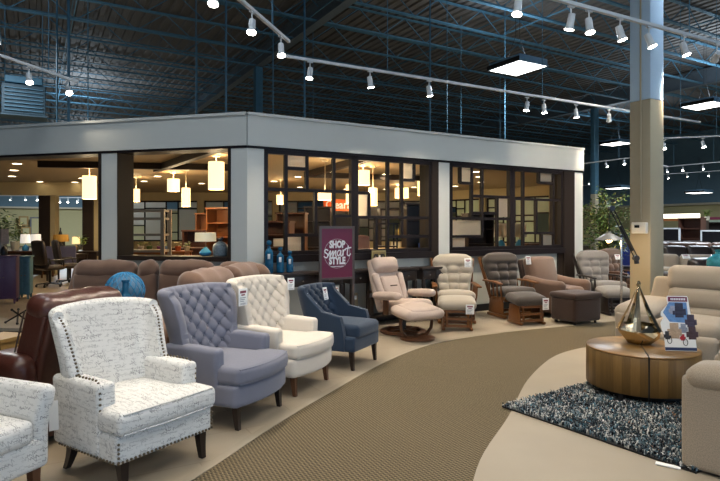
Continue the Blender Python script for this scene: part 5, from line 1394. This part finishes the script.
# behind the first and second windows
for px, D, w, h, mt, rot, lab in ((276, 13.5, .8, 1.62, 'brown_wood', -10, 'dark brown bookcase seen at the left of the first window'), (292, 14.5, .75, 1.85, 'walnut', -5, 'brown wardrobe-like bookcase in the first window'),
        (318, 17, .8, 2.1, 'black_wood', 0, 'tall black bookcase below the orange banner'), (346, 18.5, .9, 1.9, 'black_wood', 0, 'black bookcase right of the tall one below the banner'),
        (396, 16, 1.0, 2.0, 'black_wood', 10, 'black open bookcase in the middle of the second window'), (420, 15, .9, 2.1, 'black_wood', 14, 'black open bookcase at the right of the second window')):
    x, y, _ = at(px, 228, D); bookcase((x, y), R(rot), w, h, .42, 5, M[mt], lab, back=(px not in (396,)))
for i, (px, D, dz, c) in enumerate(((271, 13.3, .55, (.4, .3, .2)), (279, 13.3, .9, (.5, .5, .48)), (396, 15.9, .9, (.7, .66, .5)), (400, 15.9, 1.3, (.5, .35, .1)), (418, 14.9, .5, (.02, .06, .25)), (423, 14.9, .9, (.02, .06, .25)), (392, 15.9, .5, (.5, .2, .1)))):
    x, y, _ = at(px, 228, D); n_ = 5; lv = [.115+(1.9 if i > 1 else 1.52)*k/5 for k in range(5)]; z = min(lv, key=lambda q: abs(q-dz))
    t = thing('storage_box', ['tan', 'grey', 'cream', 'amber', 'dark blue', 'second dark blue', 'rust'][i]+' box standing on a bookcase shelf inside the pavilion', 'box', (x, y, z+.03)); mb = MB(); mb.rb((0, 0, .09), (.24, .2, .17), .012, 1, 1); mb.build('body', plain('box colour %d' % i, c, .6), t)
    mb = MB(); mb.rb((0, 0, .185), (.25, .21, .02), .006, 1, 1); mb.build('lid', plain('lid colour %d' % i, sc(c, .8), .6), t)
x, y, _ = at(300, 228, 12.5); desk((x, y), R(5), 1.0, .5, .80, M['walnut'], 'brown writing desk low in the first window', (.5, .7))
x, y, _ = at(377, 228, 13.0); desk((x, y), R(20), 1.5, .6, 1.02, M['gold_wood'], 'pale wood high table low in the second window')
x, y, _ = at(366, 228, 11.6); t = thing('dining_chair', 'pink upholstered dining chair beside the pale wood high table', 'chair', (x, y, .007), R(-60))
mb = MB(); pillow(mb, (0, 0, .48), (.42, .42, .08), Matrix(), .03); mb.build('seat', plain('rose fabric', (.45, .22, .17), .8), t); mb = MB(); pillow(mb, (-.19, 0, .92), (.06, .40, .80), RY(-4), .028); mb.build('backrest', plain('rose fabric back', (.5, .27, .2), .8), t); legs4(t, M['walnut'], .17, -.17, .17, .44)
x, y, _ = at(373, 228, 12.6); t = thing('etagere', 'slim dark metal stand with shelves in the second window', 'shelving unit', (x+.25, y-.6, .007), R(10))
for sx in (-.22, .22):
    for sy in (-.15, .15): box_parts(t, M['black'], (sx-.015, sx+.015, sy-.015, sy+.015, 0, 1.6), name='post')
for z in (.3, .7, 1.1, 1.58): box_parts(t, M['black_wood'], (-.22, .22, -.15, .15, z-.015, z+.015), name='shelf')
# behind the third and fourth windows
x, y, _ = at(466, 228, 14); desk((x, y), R(25), 1.6, .6, .9, M['red_wood'], 'orange brown desk low in the third window', (.5, .85), pmat=M['brown_wood'])
tlamp(501, 14.6, .92, .70, .36, .36, M['blue_wire'], M['frost_far'], 'white-shaded lamp with blue base seen beside the third window post')
tlamp(519.5, 14.9, .92, .70, .36, .36, M['blue_wire'], M['frost_far'], 'white-shaded lamp with blue base seen in the fourth window')
x, y, _ = at(514, 228, 14.8); desk((x, y), R(30), 1.5, .5, .91, M['walnut'], 'brown console table under the two white lamps behind the window post', (.4, .8))
x, y, _ = at(537, 228, 16.6); bookcase((x, y), R(20), 1.0, 1.0, .5, 2, M['brown_wood'], 'low brown bookcase in the fourth window')
x, y, _ = at(490, 228, 15.5); bookcase((x, y+1.6), R(20), .9, 1.9, .4, 4, M['black_wood'], 'black bookcase right of centre in the third window')

# ---------------------------------------------------------------- ficus tree behind the end of the wall
tx, ty, _ = at(607, 228, 12.7); t = thing('ficus_tree', 'tall leafy indoor ficus tree at the end of the pavilion wall', 'tree', (tx, ty, .004)); rr = random.Random(8)
mb = MB(); mb.lathe([(.001, 0), (.17, 0), (.23, .38), (.24, .40), (.21, .40), (.001, .36)], n=20); mb.build('pot', M['grey_metal'], t)
br = MB(); fo = MB()
for k in range(3): br.tube([(.03*math.cos(k*2.1), .03*math.sin(k*2.1), .3), (.05*math.cos(k*2.1+1), .05*math.sin(k*2.1+1), .9), (.02*math.cos(k*2.1+2), .02*math.sin(k*2.1+2), 1.6)], [.025, .02, .012], 6)
for k in range(54):
    z0 = rr.uniform(.75, 2.0); a = rr.uniform(0, 2*PI); L = rr.uniform(.3, .62)*(1.1-.35*max(0, (z0-1.5)/.6)); e = Vector((math.cos(a)*L, math.sin(a)*L, z0+rr.uniform(.08, .50))); s0 = Vector((0, 0, z0)); mid = (s0+e)/2+Vector((0, 0, .08))
    br.tube([s0, mid, e], [.009, .006, .003], 5)
    for i in range(62):
        q = rr.uniform(.25, 1.08); p = (s0*(1-q)**2+mid*2*q*(1-q)+e*q*q) if q < 1 else e; p = p+Vector((rr.gauss(0, .07), rr.gauss(0, .07), rr.gauss(-.02, .07)))
        fo.cur = rr.choice((0, 0, 1, 1, 2)); leafq(fo, p, rr, .085, .6)
br.build('trunk', M['walnut'], t); fo.build('foliage', [M['leaf'], M['leaf_dark'], M['leaf_gold']], t, angle=180)
# blue upright panel behind the glider
x, y, _ = at(626, 228, 14.4); t = thing('high_back_chair', 'royal blue high-backed chair half hidden behind the column', 'chair', (x+.05, y, .004), R(-80)); BL = fabric('royal blue cloth', (.03, .055, .26), 300)
mb = MB(); pillow(mb, (-.2, 0, .90), (.12, .56, .92), RY(-5), .05); mb.build('backrest', BL, t); mb = MB(); pillow(mb, (.08, 0, .42), (.55, .6, .2), Matrix(), .06); mb.build('seat', BL, t)
legs4(t, M['espresso'], .25, -.2, .24, .32)
for px, D, lab in ((629, 13.2, 'dark low swivel stool in the gap left of the column'),):
    x, y, _ = at(px, 228, D); t = thing('stool', lab, 'stool', (x, y, .004)); mb = MB(); mb.lathe([(.001, .50), (.2, .5), (.22, .54), (.2, .60), (.001, .61)], n=20); mb.build('seat', M['leather_dark'], t)
    for k in range(4): a = PI/2*k+.4; mb = MB(); mb.cyl((.13*math.cos(a), .13*math.sin(a), .5), (.2*math.cos(a), .2*math.sin(a), 0), .018, n=8); mb.build('leg', M['black_wood'], t)

# ---------------------------------------------------------------- swing-arm floor lamp
D = 7.05; pj = at(611, 208.5, D); pe = at(635.5, 258, D); pp = at(621.3, 236, D); ps = at(609, 237, D)
t = thing('swing_arm_lamp', 'floor lamp with black spring arm, pewter cone shade and lit bulb before the column', 'floor lamp', (pp[0], D, .004)); L = lambda p: Vector((p[0]-pp[0], p[1]-D, p[2]-.004))
mb = MB(); mb.lathe([(.001, 0), (.15, 0), (.15, .02), (.03, .035), (.001, .035)], n=28); mb.build('base', M['chrome'], t)
mb = MB(); mb.cyl((0, 0, .03), (0, 0, pp[2]), .014, n=12); mb.build('pole', M['chrome'], t)
mb = MB(); a, b = L(pj), L(pe)
for o in (-.022, .022): mb.tube([a+Vector((o, -.02, 0)), b+Vector((o, -.02, 0))], .008, 6)
for sgn in (a, b): mb.cyl(sgn+Vector((0, -.04, 0)), sgn+Vector((0, .02, 0)), .035, n=14)
mb.tube([a.lerp(b, .35)+Vector((0, -.02, 0)), a.lerp(b, .85)+Vector((0, -.02, 0))], .018, 8); mb.build('spring_arm', M['black'], t)
mb = MB(); mb.cyl(b+Vector((0, -.01, 0)), b+Vector((.01, -.01, -.07)), .030, n=12); mb.cyl(L(pp), L(pp)+Vector((0, -.03, 0)), .02, n=10); mb.build('counterweight', M['black'], t)
s_ = L(ps); mb = MB(); mb.tube([a, a+Vector((-.03, -.01, -.12)), s_+Vector((0, 0, .07))], .007, 6); mb.build('hanging_rod', M['black'], t)
mb = MB(); mb.lathe([(.025, .07), (.035, .045), (.07, .03), (.168, -.035), (.171, -.04), (.166, -.038), (.06, .022), (.02, .035)], tuple(s_), n=32, cap=False); sh = mb.build('shade', M['pewter'], t)
mb = MB(); mb.sph(s_+Vector((0, 0, -.035)), .036, 14, 10); mb.build('bulb', emis('warm globe bulb', (1, .66, .30), 24), t); lamp('POINT', tuple(s_+Vector((0, 0, -.085))), 14, (1, .7, .38), t, .03)

# ---------------------------------------------------------------- teal vase behind the sofa
t = thing('sofa_table', 'dark narrow table behind the beige reclining sofa', 'table', (4.95, 7.35, .004), R(-40)); box_parts(t, M['black_wood'], (-.5, .5, -.17, .17, .84, .88), name='table_top')
for sx in (-.46, .46):
    for sy in (-.13, .13): box_parts(t, M['black_wood'], (sx-.02, sx+.02, sy-.02, sy+.02, 0, .84), name='leg')
vx, vy, _ = at(720, 228, 7.35); t = thing('vase', 'round teal mottled glass vase above the back of the beige sofa', 'vase', (vx, vy, .887))
mb = MB(); mb.lathe([(.001, 0), (.08, 0), (.13, .05), (.158, .13), (.150, .20), (.10, .255), (.06, .275), (.055, .30), (.07, .325), (.06, .325), (.045, .30), (.001, .29)], n=30); mb.build('body', M['teal_glass'], t)

# ---------------------------------------------------------------- distant showroom on the right
def bg_sofa(px, D, w, rot, mat, label, h=.95, cat='sofa', name='leather_sofa'):
    x, y, _ = at(px, 228, D); t = thing(name, label, cat, (x, y, .004), R(rot)); hw = w/2
    mb = MB(); mb.rb((0, 0, .22), (.9, w-.1, .38), .05, 2, 2); mb.build('base', mat, t)
    for sy in (-1, 1): mb = MB(); mb.rb((.0, sy*(hw-.12), .34), (.95, .25, .62), .10, 3, 2); mb.build('armrest', mat, t)
    n = max(1, int(w/.75)); 
    for i in range(n):
        yy = -hw+.25+(w-.5)*(i+.5)/n; q = (w-.5)/n
        mb = MB(); pillow(mb, (.1, yy, .45), (.7, q-.01, .18), Matrix(), .07, (.01, 0, .03), 4); mb.build('seat_cushion', mat, t)
        mb = MB(); pillow(mb, (-.32, yy, h-.32), (.24, q-.01, .62), RY(-12), .09, (.03, 0, .01), 5); mb.build('back_cushion', mat, t)
    return t
LD, LB = M['leather_dark'], leather('dark brown leather far', (.085, .045, .03), .35, .25)
bg_sofa(682, 13.4, 2.0, -110, M['sofa_beige'], 'beige sofa arm with a tag right of the column', .86)
tag_card((*at(686, 228, 12.6)[:2], .86), -95, 'white price tag on the beige sofa right of the column', .17, .12, 40)
bg_sofa(700, 11.2, 1.9, 110, LD, 'black leather sofa just behind the beige reclining sofa', .93); bg_sofa(672, 17.6, 2.2, -100, LB, 'brown leather sofa nearest the column at right', 1.05)
bg_sofa(704, 15.5, 2.4, -95, LD, 'dark leather sofa in the second row right of the column', 1.0); bg_sofa(716, 19.5, 2.2, -100, LB, 'brown leather sofa at the right edge, third row', 1.0); bg_sofa(686, 22, 2.2, -90, LD, 'dark leather sofa far back right of the column', 1.0)
def media(px, D, w, h, label, rot=30.2, frame='white_metal'):
    x, y, _ = at(px, 228, D); t = thing('media_cabinet', label, 'cabinet', (x, y, .004), R(rot)); box_parts(t, M['black_wood'], (-w*.7, w*.7, -.25, .25, 0, .55), name='body')
    s = thing('television', 'dark television screen in a pale frame on the '+label, 'television', (x, y, .56), R(rot)); z0 = .12
    box_parts(s, M[frame], (-w/2, w/2, -.03, .03, z0, z0+.06), (-w/2, w/2, -.03, .03, h-.06, h), (-w/2, -w/2+.06, -.03, .03, z0, h), (w/2-.06, w/2, -.03, .03, z0, h), name='frame')
    box_parts(s, M['screen'], (-w/2+.06, w/2-.06, -.01, .02, z0+.06, h-.06), name='screen'); box_parts(s, M['black'], (-.2, .2, -.12, .12, 0, .02), (-.03, .03, -.02, .02, .02, z0), name='stand')
media(669, 25, 1.0, .95, 'low black cabinet right of the column', -60); media(714, 24, 1.1, .85, 'low black cabinet at the right edge', -60)
for px, D, w, h, lab in ((692, 25, 1.0, 1.9, 'dark open bookcase in the distance right of the column'), (702, 25.8, .4, 1.8, 'narrow dark bookcase beside the distant open one'), (714, 28.5, 1.4, 1.75, 'wide dark hutch with plants at the far right')):
    x, y, _ = at(px, 228, D); bookcase((x, y), R(-59), w, h, .4, 4, M['black_wood'] if px > 700 else M['brown_wood'], lab)
x, y, _ = at(707, 228, 28.8); ball_plant((x, y, 1.795), .22, 120, 'small plant on top of the distant wide hutch', M['cream_trim'], 9, poth=.3, potr=.13, lsz=.12)
for i, (px, D, z0, z1, w, c) in enumerate(((674, 30, 2.02, 2.25, 2.6, 'lit'), (672, 29, 1.86, 1.98, 2.2, 'red_wood'), (710, 31, 1.96, 2.10, 3.4, 'sign_maroon'), (714, 31.5, 1.80, 1.94, 3.0, 'frost_green'))):
    x, y, _ = at(px, 228, D); t = thing('wall_shelf_unit' if i < 2 else 'display_header', ['glowing white light-box header over the distant shelves', 'orange brown shelf board under the light box', 'long maroon header board at the right edge', 'pale green header board under the maroon one'][i], 'display', (x, y, 0), R(-59))
    box_parts(t, emis('light box', (1, .93, .7), 1.6) if c == 'lit' else M[c], (-w/2, w/2, -.1, .1, z0, z1), name='panel'); box_parts(t, M['black_wood'], (-w/2, -w/2+.08, 0, .08, 0, z0), (w/2-.08, w/2, 0, .08, 0, z0), name='post')
